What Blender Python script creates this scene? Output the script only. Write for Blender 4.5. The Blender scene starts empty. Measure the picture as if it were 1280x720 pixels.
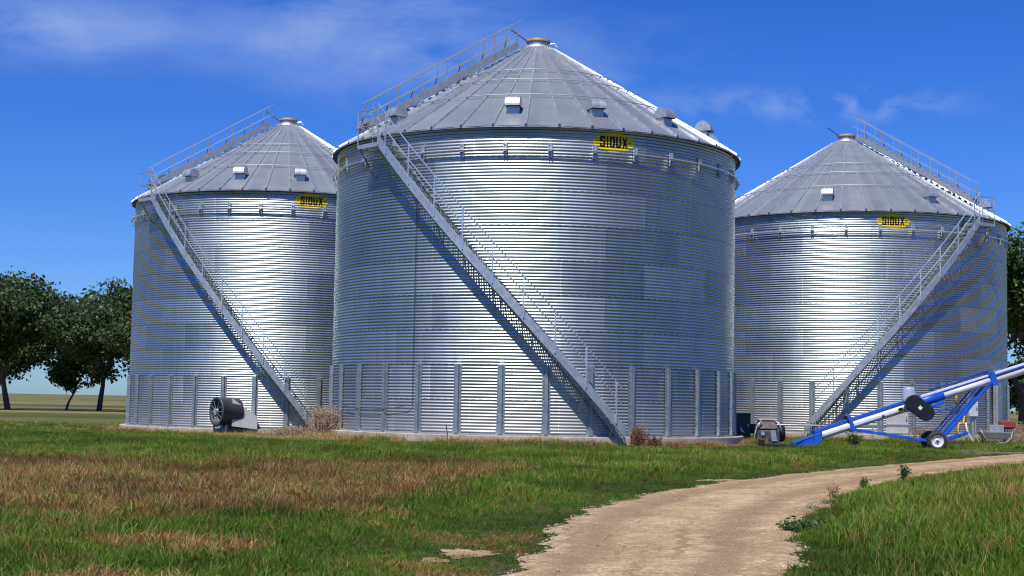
import bpy, math, random
import numpy as np
from mathutils import Vector, Matrix
random.seed(7); rng = np.random.default_rng(7)
PI = math.pi; R = math.radians
S = bpy.context.scene
COL = S.collection

# ------------------------------------------------------------------ camera
cd = bpy.data.cameras.new('camera'); cam = bpy.data.objects.new('camera', cd); COL.objects.link(cam)
cd.sensor_width = 36; cd.lens = 50.77; cd.clip_start = .1; cd.clip_end = 6000
cam.matrix_world = Matrix.Translation((0, 0, 1.35)) @ Matrix.Rotation(R(94.513), 4, 'X') @ Matrix.Rotation(R(1.047), 4, 'Z')
S.camera = cam
S.render.filter_size = 1.15
try: S.cycles.filter_width = 1.15
except Exception: pass

# ------------------------------------------------------------------ light
SUN_AZ, SUN_EL = -22., 58.          # azimuth left of straight-behind the camera
SKY_STRENGTH = .10; SUN_STRENGTH = 4.6; EXPOSURE = 0.0
sdir = Vector((math.sin(R(SUN_AZ)) * math.cos(R(SUN_EL)), -math.cos(R(SUN_AZ)) * math.cos(R(SUN_EL)), math.sin(R(SUN_EL))))
sl = bpy.data.lights.new('sun', 'SUN'); sl.energy = SUN_STRENGTH; sl.angle = R(.53); sl.color = (1, .955, .88)
so = bpy.data.objects.new('sun', sl); COL.objects.link(so)
so.rotation_euler = sdir.to_track_quat('Z', 'Y').to_euler(); so.location = (0, -20, 60)
S.view_settings.view_transform = 'Standard'; S.view_settings.look = 'None'
S.view_settings.exposure = EXPOSURE; S.view_settings.gamma = 1

W = bpy.data.worlds.new('World'); S.world = W; W.use_nodes = True
nt = W.node_tree; N = nt.nodes; L = nt.links; N.clear()
def nd(tree, t, **k):
    n = tree.nodes.new(t)
    for a, b in k.items():
        if a == 'i':
            for q, v in b.items(): n.inputs[q].default_value = v
        else: setattr(n, a, b)
    return n
sky = nd(nt, 'ShaderNodeTexSky', sky_type='NISHITA', sun_disc=False, sun_elevation=R(SUN_EL),
         altitude=400, air_density=1.0, dust_density=.35, ozone_density=3.2)
sky.sun_rotation = math.atan2(sdir.x, sdir.y)
hs = nd(nt, 'ShaderNodeHueSaturation', i={'Saturation': 1.32, 'Value': 1.0, 'Hue': .505})
L.new(sky.outputs[0], hs.inputs['Color'])
tc = nd(nt, 'ShaderNodeTexCoord')
def cirrus(dirv, axis_scale, size, nscale, lo, hi, amt, prev, seed=0):
    """wispy cloud round the direction dirv: noise stretched along x, inside a soft round patch of sky"""
    dv = Vector(dirv).normalized()
    sub = nd(nt, 'ShaderNodeVectorMath', operation='SUBTRACT'); sub.inputs[1].default_value = dv
    L.new(tc.outputs['Generated'], sub.inputs[0])
    sc = nd(nt, 'ShaderNodeVectorMath', operation='MULTIPLY'); sc.inputs[1].default_value = axis_scale
    L.new(sub.outputs[0], sc.inputs[0])
    ln = nd(nt, 'ShaderNodeVectorMath', operation='LENGTH'); L.new(sc.outputs[0], ln.inputs[0])
    mr = nd(nt, 'ShaderNodeMapRange', interpolation_type='SMOOTHSTEP', i={'From Min': size, 'From Max': 0, 'To Min': 0, 'To Max': 1})
    L.new(ln.outputs['Value'], mr.inputs['Value'])
    mp = nd(nt, 'ShaderNodeMapping'); mp.inputs['Scale'].default_value = nscale; mp.inputs['Location'].default_value = (seed, seed * .7, 0)
    mp.inputs['Rotation'].default_value = (0, R(-12), 0)
    L.new(tc.outputs['Generated'], mp.inputs[0])
    no = nd(nt, 'ShaderNodeTexNoise', i={'Scale': 1., 'Detail': 7., 'Roughness': .58, 'Distortion': .35}); L.new(mp.outputs[0], no.inputs['Vector'])
    m2 = nd(nt, 'ShaderNodeMapRange', i={'From Min': lo, 'From Max': hi, 'To Min': 0, 'To Max': amt}); L.new(no.outputs['Fac'], m2.inputs['Value'])
    mu = nd(nt, 'ShaderNodeMath', operation='MULTIPLY'); L.new(mr.outputs[0], mu.inputs[0]); L.new(m2.outputs[0], mu.inputs[1])
    mx = nd(nt, 'ShaderNodeMix', data_type='RGBA'); L.new(mu.outputs[0], mx.inputs['Factor']); L.new(prev, mx.inputs[6])
    mx.inputs[7].default_value = (3.4, 4.7, 8.4, 1)
    return mx.outputs[2]
tint = nd(nt, 'ShaderNodeMix', data_type='RGBA', blend_type='MULTIPLY', i={0: 1.})
L.new(hs.outputs[0], tint.inputs[6]); tint.inputs[7].default_value = (.48, .74, 1.32, 1)      # deep, dry-air prairie blue
c = tint.outputs[2]
c = cirrus((-.120, 1, .262), (.75, 1, 2.6), .15, (7, 7, 22), .36, .68, .85, c, 0)
c = cirrus((-.02, 1, .235), (.55, 1, 2.4), .13, (8, 8, 24), .40, .70, .65, c, 3)
c = cirrus((.215, 1, .212), (.6, 1, 5), .09, (16, 10, 26), .47, .66, .8, c, 8)
c = cirrus((.14, 1, .215), (.7, 1, 5), .07, (14, 10, 30), .44, .72, .4, c, 5)
c = cirrus((-.34, 1, .258), (.8, 1, 3), .12, (7, 7, 20), .38, .70, .8, c, 11)
bg = nd(nt, 'ShaderNodeBackground', i={'Strength': SKY_STRENGTH}); L.new(c, bg.inputs[0])
wo = nd(nt, 'ShaderNodeOutputWorld'); L.new(bg.outputs[0], wo.inputs[0])

# ------------------------------------------------------------------ materials
def mat(name):
    m = bpy.data.materials.new(name); m.use_nodes = True
    return m, m.node_tree, m.node_tree.nodes['Principled BSDF']
def ramp(t, fac, stops):
    r = nd(t, 'ShaderNodeValToRGB'); e = r.color_ramp.elements
    while len(e) < len(stops): e.new(.5)
    for k, (p, c) in enumerate(stops): e[k].position = p; e[k].color = (*c, 1) if len(c) == 3 else c
    t.links.new(fac, r.inputs[0]); return r.outputs[0]
def noise(t, vec, scale, detail=4, rough=.55, dist=0):
    n = nd(t, 'ShaderNodeTexNoise', i={'Scale': scale, 'Detail': detail, 'Roughness': rough, 'Distortion': dist})
    if vec is not None: t.links.new(vec, n.inputs['Vector'])
    return n.outputs['Fac']
def math_(t, op, a, b=None, c=None):
    n = nd(t, 'ShaderNodeMath', operation=op)
    for k, v in enumerate((a, b, c)):
        if v is None: continue
        if isinstance(v, (int, float)): n.inputs[k].default_value = v
        else: t.links.new(v, n.inputs[k])
    return n.outputs[0]
def mixc(t, f, a, b, blend='MIX'):
    n = nd(t, 'ShaderNodeMix', data_type='RGBA', blend_type=blend)
    for k, v in ((0, f), (6, a), (7, b)):
        if isinstance(v, (int, float)): n.inputs[k].default_value = v
        elif isinstance(v, tuple): n.inputs[k].default_value = (*v, 1)
        else: t.links.new(v, n.inputs[k])
    return n.outputs[2]
def simple(name, col, rough=.5, metal=0, var=.15, scale=3., bump=0, spec=None):
    m, t, p = mat(name)
    o = nd(t, 'ShaderNodeTexCoord')
    f = noise(t, o.outputs['Object'], scale, 6, .6)
    a = tuple(x * (1 - var) for x in col); b = tuple(min(1, x * (1 + var)) for x in col)
    t.links.new(ramp(t, f, [(.3, a), (.7, b)]), p.inputs['Base Color'])
    rr = nd(t, 'ShaderNodeMapRange', i={'From Min': .3, 'From Max': .7, 'To Min': max(.02, rough - .08), 'To Max': min(1, rough + .08)})
    t.links.new(f, rr.inputs['Value']); t.links.new(rr.outputs[0], p.inputs['Roughness'])
    p.inputs['Metallic'].default_value = metal
    if spec is not None: p.inputs['Specular IOR Level'].default_value = spec
    if bump:
        b = nd(t, 'ShaderNodeBump', i={'Strength': bump, 'Distance': .01}); t.links.new(noise(t, o.outputs['Object'], scale * 12, 4), b.inputs['Height'])
        t.links.new(b.outputs[0], p.inputs['Normal'])
    return m
M = {}
M['galv'] = simple('galvanised_steel', (.53, .56, .555), .45, .7, .13, 5)
M['galv_dull'] = simple('weathered_galvanised_steel', (.40, .43, .43), .55, .5, .18, 4)
M['galv_post'] = simple('galvanised_stiffener_steel', (.36, .40, .40), .5, .7, .15, 6)
M['galv_bright'] = simple('bright_galvanised_tube', (.68, .70, .73), .34, .7, .1, 6)
M['rail'] = simple('dull_grey_rail_tube', (.27, .30, .34), .65, .2, .15, 6)
M['dark_steel'] = simple('dark_steel_and_rib_end_shade', (.09, .095, .11), .6, .4)  # dark steel parts, and the shade painted at the open rib ends
M['rubber'] = simple('black_rubber', (.045, .038, .034), .8, 0, .3, 9)
M['black'] = simple('black_paint_and_vent_shade', (.012, .012, .016), .42, 0)
M['blue'] = simple('blue_paint', (.016, .10, .52), .42, 0, .28, 3.5)
M['blue_dk'] = simple('dark_blue_paint_and_shade', (.012, .045, .26), .4, 0)
M['white'] = simple('white_paint', (.74, .73, .70), .42, 0, .12, 4)
M['motor'] = simple('pale_blue_grey_motor_paint', (.42, .47, .62), .4, .1)
M['green'] = simple('dark_green_cabinet_paint', (.022, .045, .03), .45)
M['yellow_pipe'] = simple('yellow_gas_pipe_paint', (.62, .42, .03), .45)
M['grey_box'] = simple('light_grey_enclosure', (.55, .56, .57), .45)
M['red'] = simple('faded_red_paint', (.32, .045, .04), .5)
M['brown_tin'] = simple('brown_stained_tin', (.20, .14, .13), .55, .3, .3)
M['rust'] = simple('rusty_orange_rim', (.55, .34, .12), .6, .3, .35, 9)
M['concrete'] = simple('weathered_concrete', (.46, .40, .31), .88, 0, .32, 1.6, .5)
M['sign_y'] = simple('yellow_decal', (.80, .60, .015), .35, .05, .08, 4)
M['sign_k'] = simple('black_decal_lettering', (.015, .014, .012), .4)
M['door'] = simple('dusty_white_door', (.56, .54, .50), .5, .1, .12, 1.5)
M['bark'] = simple('rough_bark', (.085, .065, .05), .9, 0, .35, 5, .8)
M['wood'] = simple('old_wood', (.22, .16, .11), .85, 0, .3, 5, .4)
M['stone'] = simple('gravel_stone', (.52, .42, .31), .85, 0, .4, .9)

def wall_material(h):
    """corrugated galvanised wall: sheet-to-sheet tone, staggered vertical laps with bolt rows, dust low down"""
    m, t, p = mat('corrugated_galvanised_wall')
    o = nd(t, 'ShaderNodeTexCoord'); xyz = nd(t, 'ShaderNodeSeparateXYZ'); t.links.new(o.outputs['Object'], xyz.inputs[0])
    X, Y, Z = xyz.outputs
    ang = math_(t, 'ARCTAN2', X, Y)
    ring = math_(t, 'FLOOR', math_(t, 'DIVIDE', Z, 1.118))
    u = math_(t, 'ADD', math_(t, 'MULTIPLY', ang, 16 / (2 * PI)), math_(t, 'MULTIPLY', math_(t, 'MODULO', ring, 2.), .5))
    u = math_(t, 'ADD', u, 40.27)
    cell = math_(t, 'FLOOR', u); fr = math_(t, 'FRACT', u)
    cv = nd(t, 'ShaderNodeCombineXYZ'); t.links.new(cell, cv.inputs[0]); t.links.new(ring, cv.inputs[1])
    wn = nd(t, 'ShaderNodeTexWhiteNoise', noise_dimensions='3D'); t.links.new(cv.outputs[0], wn.inputs['Vector'])
    seam = math_(t, 'LESS_THAN', fr, .014)
    bolt = math_(t, 'MULTIPLY', seam, math_(t, 'GREATER_THAN', math_(t, 'SINE', math_(t, 'MULTIPLY', Z, 2 * PI / .1016)), .1))
    sp = noise(t, o.outputs['Object'], 1.3, 5, .6)
    fine = noise(t, o.outputs['Object'], 26, 3, .6)
    mp = nd(t, 'ShaderNodeMapping'); mp.inputs['Scale'].default_value = (3.5, 3.5, .25); t.links.new(o.outputs['Object'], mp.inputs[0])
    streak = noise(t, mp.outputs[0], 1.5, 5, .6)
    v = math_(t, 'ADD', math_(t, 'MULTIPLY', wn.outputs['Value'], .26), math_(t, 'MULTIPLY', sp, .25))  # random sheet tone, widened to stand in for highlights that differ between sheets
    v = math_(t, 'ADD', v, math_(t, 'MULTIPLY', fine, .12)); v = math_(t, 'ADD', v, math_(t, 'MULTIPLY', streak, .22))
    col = ramp(t, v, [(.15, (.32, .38, .40)), (.60, (.53, .595, .615))])
    dust = nd(t, 'ShaderNodeMapRange', i={'From Min': 2.0, 'From Max': 0., 'To Min': 0., 'To Max': .55}); t.links.new(math_(t, 'ADD', Z, math_(t, 'MULTIPLY', streak, -1.2)), dust.inputs['Value'])
    col = mixc(t, dust.outputs[0], col, (.46, .42, .40))
    col = mixc(t, math_(t, 'MULTIPLY', bolt, .85), col, (.86, .78, .66))
    zf_ = math_(t, 'ABSOLUTE', math_(t, 'SUBTRACT', math_(t, 'FRACT', math_(t, 'ADD', math_(t, 'DIVIDE', Z, 1.118), .5)), .5))
    row = math_(t, 'MULTIPLY', math_(t, 'LESS_THAN', zf_, .016), math_(t, 'GREATER_THAN', math_(t, 'SINE', math_(t, 'MULTIPLY', ang, 190.)), -.2))
    col = mixc(t, math_(t, 'MULTIPLY', row, .6), col, (.13, .14, .16))
    col = mixc(t, math_(t, 'MULTIPLY', math_(t, 'LESS_THAN', math_(t, 'ABSOLUTE', math_(t, 'SUBTRACT', fr, .002)), .003), .55), col, (.15, .16, .2))
    t.links.new(col, p.inputs['Base Color'])
    rr = nd(t, 'ShaderNodeMapRange', i={'From Min': .2, 'From Max': .6, 'To Min': .34, 'To Max': .44}); t.links.new(v, rr.inputs['Value'])
    ra = math_(t, 'ADD', rr.outputs[0], math_(t, 'MULTIPLY', dust.outputs[0], .35))
    t.links.new(ra, p.inputs['Roughness'])
    p.inputs['Metallic'].default_value = .92
    bp = nd(t, 'ShaderNodeBump', i={'Strength': .35, 'Distance': .03}); t.links.new(noise(t, o.outputs['Object'], 1.1, 2, .4), bp.inputs['Height'])
    t.links.new(bp.outputs[0], p.inputs['Normal'])
    return m
M['wall'] = wall_material(10)
def roof_material():
    m, t, p = mat('galvanised_roof_sheets')
    o = nd(t, 'ShaderNodeTexCoord'); xyz = nd(t, 'ShaderNodeSeparateXYZ'); t.links.new(o.outputs['Object'], xyz.inputs[0])
    ang = math_(t, 'MULTIPLY', math_(t, 'ARCTAN2', xyz.outputs[0], xyz.outputs[1]), 44 / (2 * PI))
    wn = nd(t, 'ShaderNodeTexWhiteNoise', noise_dimensions='1D'); t.links.new(math_(t, 'FLOOR', math_(t, 'ADD', ang, .5)), wn.inputs['W'])
    n1 = noise(t, o.outputs['Object'], 1.1, 6, .65); n2 = noise(t, o.outputs['Object'], 14, 3)
    v = math_(t, 'ADD', math_(t, 'MULTIPLY', wn.outputs['Value'], .18), math_(t, 'ADD', math_(t, 'MULTIPLY', n1, .5), math_(t, 'MULTIPLY', n2, .15)))
    t.links.new(ramp(t, v, [(.25, (.31, .33, .335)), (.65, (.50, .52, .525))]), p.inputs['Base Color'])
    p.inputs['Metallic'].default_value = .6; p.inputs['Roughness'].default_value = .46
    return m
M['roof'] = roof_material()

def leaf_material(name, a, b, c):
    m, t, p = mat(name)
    oi = nd(t, 'ShaderNodeNewGeometry')
    f = noise(t, oi.outputs['Position'], 1.7, 4); rn = oi.outputs['Random Per Island']
    v = math_(t, 'ADD', math_(t, 'MULTIPLY', f, .5), math_(t, 'MULTIPLY', rn, .5))
    t.links.new(ramp(t, v, [(.2, a), (.5, b), (.8, c)]), p.inputs['Base Color'])
    p.inputs['Roughness'].default_value = .55
    tr = nd(t, 'ShaderNodeBsdfTranslucent'); t.links.new(ramp(t, v, [(.2, b), (.8, c)]), tr.inputs[0])
    ms = nd(t, 'ShaderNodeMixShader', i={0: .28}); t.links.new(p.outputs[0], ms.inputs[1]); t.links.new(tr.outputs[0], ms.inputs[2])
    t.links.new(ms.outputs[0], t.nodes['Material Output'].inputs[0])
    return m
M['leaf'] = leaf_material('cottonwood_leaves', (.030, .060, .012), (.075, .135, .022), (.17, .24, .05))
M['leaf_far'] = leaf_material('shelter_belt_leaves', (.035, .060, .02), (.065, .105, .028), (.12, .17, .05))
M['weed_green'] = leaf_material('weed_leaves', (.03, .07, .015), (.06, .12, .02), (.12, .18, .04))
M['weed_dry'] = leaf_material('dry_weed_stalks', (.30, .21, .12), (.46, .34, .20), (.60, .47, .30))
M['weed_rust'] = leaf_material('rusty_brown_weed', (.13, .06, .02), (.24, .12, .04), (.34, .22, .07))

# ------------------------------------------------------------------ helpers
class MB:
    def __init__(s): s.v = []; s.f = []; s.mi = []
    def add(s, vs, fs, mi=0):
        b = len(s.v); s.v += [tuple(map(float, q)) for q in vs]; s.f += [tuple(b + i for i in f) for f in fs]; s.mi += [mi] * len(fs)
    def box(s, cx, cy, cz, sx, sy, sz, rz=0, mi=0, mat=None):
        c, d = math.cos(rz), math.sin(rz); vs = []
        for i in range(8):
            x = (i & 1 or -1) * sx / 2 if (i & 1) else -sx / 2; y = sy / 2 if (i & 2) else -sy / 2; z = sz / 2 if (i & 4) else -sz / 2
            q = Vector((x, y, z))
            if mat is not None: q = mat @ q
            else: q = Vector((x * c - y * d, x * d + y * c, z))
            vs.append((cx + q.x, cy + q.y, cz + q.z))
        s.add(vs, [(0, 2, 3, 1), (4, 5, 7, 6), (0, 1, 5, 4), (2, 6, 7, 3), (0, 4, 6, 2), (1, 3, 7, 5)], mi)
    def hexa(s, p, mi=0):   # eight points, bottom four ccw then top four ccw
        s.add(p, [(3, 2, 1, 0), (4, 5, 6, 7), (0, 1, 5, 4), (1, 2, 6, 5), (2, 3, 7, 6), (3, 0, 4, 7)], mi)
    def tube(s, pts, r, n=8, mi=0, cap=True, r2=None):
        pts = [Vector(p) for p in pts]; m = len(pts); vs = []; up = None
        for k, p in enumerate(pts):
            t = (pts[min(k + 1, m - 1)] - pts[max(k - 1, 0)]).normalized()
            if up is None: up = Vector((0, 0, 1)) if abs(t.z) < .9 else Vector((1, 0, 0))
            a = t.cross(up).normalized(); b = a.cross(t).normalized(); up = b
            rr = r if r2 is None else r + (r2 - r) * k / (m - 1)
            for j in range(n):
                w = 2 * PI * j / n; vs.append(p + a * rr * math.cos(w) + b * rr * math.sin(w))
        fs = [(k * n + j, k * n + (j + 1) % n, (k + 1) * n + (j + 1) % n, (k + 1) * n + j) for k in range(m - 1) for j in range(n)]
        if cap: fs += [tuple(range(n))[::-1], tuple((m - 1) * n + j for j in range(n))]
        s.add(vs, fs, mi)
    def bar(s, a, b, w, h, mi=0, side=None):    # rectangular bar from a to b, w across, h upright
        a, b = Vector(a), Vector(b); t = (b - a).normalized()
        up = Vector((0, 0, 1)) if side is None else Vector(side)
        x = t.cross(up).normalized(); y = x.cross(t).normalized()
        vs = [q + x * i * w / 2 + y * j * h / 2 for q in (a, b) for i, j in ((-1, -1), (1, -1), (1, 1), (-1, 1))]
        s.add(vs, [(0, 1, 2, 3), (7, 6, 5, 4), (0, 4, 5, 1), (1, 5, 6, 2), (2, 6, 7, 3), (3, 7, 4, 0)], mi)
    def lathe(s, prof, n=32, o=(0, 0, 0), ax=None, mi=0):   # prof (r, z)
        vs = []; Mx = Matrix.Identity(3) if ax is None else Vector(ax).to_track_quat('Z', 'Y').to_matrix()
        for r, z in prof:
            for j in range(n):
                w = 2 * PI * j / n; q = Mx @ Vector((r * math.cos(w), r * math.sin(w), z)); vs.append((o[0] + q.x, o[1] + q.y, o[2] + q.z))
        fs = [(k * n + j, k * n + (j + 1) % n, (k + 1) * n + (j + 1) % n, (k + 1) * n + j) for k in range(len(prof) - 1) for j in range(n)]
        s.add(vs, fs, mi)
    def mesh(s, name, mats, smooth=False, bevel=0):
        me = bpy.data.meshes.new(name); me.from_pydata(s.v, [], s.f)
        for m in (mats if isinstance(mats, (list, tuple)) else [mats]): me.materials.append(m)
        if any(s.mi): me.polygons.foreach_set('material_index', s.mi)
        if smooth: me.polygons.foreach_set('use_smooth', [True] * len(s.f))
        me.update(); return me
    def build(s, name, mats, parent=None, smooth=False, bevel=0, loc=None):
        me = s.mesh(name, mats, smooth)
        o = bpy.data.objects.new(name, me); COL.objects.link(o)
        if parent is not None: o.parent = parent
        if loc: o.location = loc
        if bevel:
            b = o.modifiers.new('bevel', 'BEVEL'); b.width = bevel; b.segments = 2; b.limit_method = 'ANGLE'; b.harden_normals = False
        return o
def tag(o, label=None, cat=None, group=None, kind=None):
    if label: o['label'] = label
    if cat: o['category'] = cat
    if group: o['group'] = group
    if kind: o['kind'] = kind
    return o
def empty(name, loc, rz=0, parent=None):
    o = bpy.data.objects.new(name, None); COL.objects.link(o); o.location = loc; o.rotation_euler = (0, 0, rz); o.empty_display_size = .2
    if parent is not None: o.parent = parent
    return o
def copy_part(o, parent, rz=None, loc=None):
    c = o.copy(); COL.objects.link(c); c.parent = parent
    if rz is not None: c.rotation_euler = (0, 0, rz)
    if loc is not None: c.location = loc
    for ch in list(o.children): copy_part(ch, c)
    return c
def np_mesh(name, V, F, mats, smooth=False, mi=None):
    me = bpy.data.meshes.new(name); V = np.asarray(V, np.float32); F = np.asarray(F, np.int32); k = F.shape[1]
    me.vertices.add(len(V)); me.vertices.foreach_set('co', V.ravel())
    me.loops.add(F.size); me.loops.foreach_set('vertex_index', F.ravel())
    me.polygons.add(len(F)); me.polygons.foreach_set('loop_start', np.arange(0, F.size, k, dtype=np.int32))
    for m in (mats if isinstance(mats, (list, tuple)) else [mats]): me.materials.append(m)
    if mi is not None: me.polygons.foreach_set('material_index', np.asarray(mi, np.int32))
    if smooth: me.polygons.foreach_set('use_smooth', np.ones(len(F), bool))
    me.update(calc_edges=True); return me
def grid_faces(nr, nc, wrap=False):
    a = np.arange(nr - 1)[:, None]; b = np.arange(nc if wrap else nc - 1)[None]
    b2 = (b + 1) % nc
    return np.stack([a * nc + b, a * nc + b2, (a + 1) * nc + b2, (a + 1) * nc + b], -1).reshape(-1, 4)
def link(name, me, parent=None, loc=None):
    o = bpy.data.objects.new(name, me); COL.objects.link(o)
    if parent is not None: o.parent = parent
    if loc: o.location = loc
    return o

# ------------------------------------------------------------------ terrain
def hgt(x, y):
    x = np.asarray(x, float); y = np.asarray(y, float)
    def sm(a, b, v): q = np.clip((v - a) / (b - a), 0, 1); return q * q * (3 - 2 * q)
    h = -.27 * sm(47, 60, y) * sm(-3.5, -8, x)
    far = sm(75, 200, y); h = h * (1 - far) - .4 * far
    wob = .05 * np.sin(x * .55 + 1.3) * np.sin(y * .31) + .03 * np.sin(x * 1.3 + y * .7)
    # a low verge between the track and the camera on the right, a touch of rise on the left
    h = h + wob * sm(8, 14, y) * (1 - sm(40, 48, y)) * off_road(x, y)
    h = h + .10 * sm(.6, 3.5, x - np.interp(y, RY, RX)) * sm(8, 13, y) * (1 - sm(34, 46, y))
    return h
LY = [-60, 0, 11.4, 12.56, 14, 15.8, 17.1, 18.5, 20.6, 22.8, 25.2, 28.9, 33, 38.6, 45.7, 60, 90, 140]
LX = [-14, -1.2, .10, .26, .43, .57, .80, 1.12, 1.75, 2.57, 3.66, 5.64, 8.08, 11.57, 16.2, 26.5, 49, 90]
RY = [-60, 0, 11.7, 12.93, 14.45, 16.5, 18.9, 22.0, 25.2, 29.1, 33., 38., 45, 60, 90, 140]
RX = [-11, 1.1, 2.2, 2.5, 2.86, 3.25, 3.95, 4.95, 6.35, 8.3, 10.7, 13.9, 19.3, 30.5, 54, 96]
def off_road(x, y):
    d = np.maximum(np.interp(y, LY, LX) - x, x - np.interp(y, RY, RX))
    return np.clip(d / 1.2, 0, 1)
xs = np.unique(np.concatenate([np.linspace(-1500, -80, 24), np.linspace(-80, -30, 26), np.linspace(-30, 45, 151), np.linspace(45, 90, 22), np.linspace(90, 1500, 24)]))
ys = np.unique(np.concatenate([np.linspace(-800, -20, 14), np.linspace(-20, 8, 20), np.linspace(8, 80, 145), np.linspace(80, 220, 29), np.linspace(220, 4000, 30)]))
GX, GY = np.meshgrid(xs, ys); GZ = hgt(GX, GY)
def ground_material():
    m, t, p = mat('prairie_soil_and_thatch')
    g = nd(t, 'ShaderNodeNewGeometry'); P_ = g.outputs['Position']
    n1 = noise(t, P_, .16, 5, .6); n2 = noise(t, P_, 2.2, 6, .65); n3 = noise(t, P_, 30, 3)
    v = math_(t, 'ADD', math_(t, 'MULTIPLY', n1, .5), math_(t, 'ADD', math_(t, 'MULTIPLY', n2, .35), math_(t, 'MULTIPLY', n3, .15)))
    c = ramp(t, v, [(.34, (.022, .036, .008)), (.46, (.045, .060, .014)), (.56, (.085, .072, .026)), (.68, (.15, .11, .05))])
    sx = nd(t, 'ShaderNodeSeparateXYZ'); t.links.new(P_, sx.inputs[0])
    mpf = nd(t, 'ShaderNodeMapping'); mpf.inputs['Scale'].default_value = (.012, .05, 1); t.links.new(P_, mpf.inputs[0])
    bands = noise(t, mpf.outputs[0], 1.0, 4, .6)
    field = ramp(t, math_(t, 'ADD', math_(t, 'MULTIPLY', bands, .75), math_(t, 'MULTIPLY', n2, .25)), [(.38, (.075, .095, .022)), (.48, (.13, .13, .04)), (.56, (.24, .19, .085)), (.68, (.32, .25, .12))])
    ff_ = nd(t, 'ShaderNodeMapRange', interpolation_type='SMOOTHSTEP', i={'From Min': 56., 'From Max': 74.}); t.links.new(math_(t, 'ADD', sx.outputs[1], math_(t, 'MULTIPLY', n1, 6.)), ff_.inputs['Value'])
    c = mixc(t, ff_.outputs[0], c, field)
    t.links.new(c, p.inputs['Base Color']); p.inputs['Roughness'].default_value = .95; p.inputs['Specular IOR Level'].default_value = .1
    b = nd(t, 'ShaderNodeBump', i={'Strength': .6, 'Distance': .05}); t.links.new(n2, b.inputs['Height']); t.links.new(b.outputs[0], p.inputs['Normal'])
    return m
M['ground'] = ground_material()
tag(link('ground', np_mesh('ground', np.stack([GX, GY, GZ], -1).reshape(-1, 3), grid_faces(*GX.shape), M['ground'], True)), kind='structure')
# the dirt track
def road_material():
    m, t, p = mat('packed_dirt_and_gravel')
    g = nd(t, 'ShaderNodeNewGeometry'); P_ = g.outputs['Position']
    at = nd(t, 'ShaderNodeAttribute', attribute_name='across')
    n1 = noise(t, P_, .7, 5, .6); n2 = noise(t, P_, 9, 6, .7); n3 = noise(t, P_, 34, 5, .75)
    v = math_(t, 'ADD', math_(t, 'MULTIPLY', n1, .26), math_(t, 'ADD', math_(t, 'MULTIPLY', n2, .28), math_(t, 'MULTIPLY', n3, .50)))
    c = ramp(t, v, [(.40, (.13, .075, .033)), (.46, (.36, .235, .115)), (.54, (.50, .35, .185)), (.61, (.78, .62, .40))])
    # two compacted wheel tracks, darker and smoother than the loose stone between them
    w1 = math_(t, 'ABSOLUTE', math_(t, 'SUBTRACT', math_(t, 'ABSOLUTE', math_(t, 'ADD', math_(t, 'SUBTRACT', at.outputs['Fac'], .5), math_(t, 'MULTIPLY', n1, .10))), .27))
    tr = nd(t, 'ShaderNodeMapRange', interpolation_type='SMOOTHSTEP', i={'From Min': .13, 'From Max': .02, 'To Min': 0, 'To Max': .7}); t.links.new(w1, tr.inputs['Value'])
    c = mixc(t, tr.outputs[0], c, (.31, .195, .10))
    sp_ = nd(t, 'ShaderNodeSeparateXYZ'); t.links.new(P_, sp_.inputs[0])
    cs = nd(t, 'ShaderNodeCombineXYZ'); t.links.new(math_(t, 'MULTIPLY', at.outputs['Fac'], 16.), cs.inputs[0]); t.links.new(math_(t, 'MULTIPLY', sp_.outputs[1], .22), cs.inputs[1])
    stk = nd(t, 'ShaderNodeMapRange', interpolation_type='SMOOTHSTEP', i={'From Min': .53, 'From Max': .70, 'To Min': 0, 'To Max': .75}); t.links.new(noise(t, cs.outputs[0], 1., 4, .6, .6), stk.inputs['Value'])
    c = mixc(t, stk.outputs[0], c, (.27, .17, .09))
    t.links.new(c, p.inputs['Base Color']); p.inputs['Roughness'].default_value = .92; p.inputs['Specular IOR Level'].default_value = .15
    b = nd(t, 'ShaderNodeBump', i={'Strength': .7, 'Distance': .02}); t.links.new(math_(t, 'ADD', n2, n3), b.inputs['Height']); t.links.new(b.outputs[0], p.inputs['Normal'])
    return m
M['road'] = road_material()
ry = np.concatenate([np.linspace(-60, 8, 60), np.linspace(8.1, 50, 420), np.linspace(50.2, 140, 120)])
rl = np.interp(ry, LY, LX); rr_ = np.interp(ry, RY, RX)
def smooth(a, k=9): return np.convolve(np.pad(a, k // 2, 'edge'), np.ones(k) / k, 'valid')
rl = smooth(rl, 21); rr_ = smooth(rr_, 21)
def fr(y, s): return .05 * np.sin(y * 1.9 + s) + .07 * np.sin(y * 4.3 + 2 * s) + .05 * np.sin(y * 9.7 + s * 3) + .03 * np.sin(y * 21 + s)
el = rl + fr(ry, .4) - .05; er = rr_ + fr(ry, 2.1) + .05
NU = 28; uu = np.linspace(0, 1, NU)
RXX = el[:, None] + (er - el)[:, None] * uu; RYY = np.repeat(ry[:, None], NU, 1)
prof = -.03 * np.exp(-((np.abs(uu - .5) - .27) / .09) ** 2) - .0 * uu
tap = np.clip(np.minimum(uu, 1 - uu) / .08, 0, 1)
RZZ = hgt(RXX, RYY) + .006 + tap * (.03 + prof) + .006 * np.sin(RXX * 7) * np.sin(RYY * 5) * tap
rme = np_mesh('dirt_road', np.stack([RXX, RYY, RZZ], -1).reshape(-1, 3), grid_faces(*RXX.shape), M['road'], True)
a = rme.attributes.new('across', 'FLOAT', 'POINT'); a.data.foreach_set('value', np.tile(uu, len(ry)).astype(np.float32))
tag(link('dirt_road', rme), kind='structure')
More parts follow.
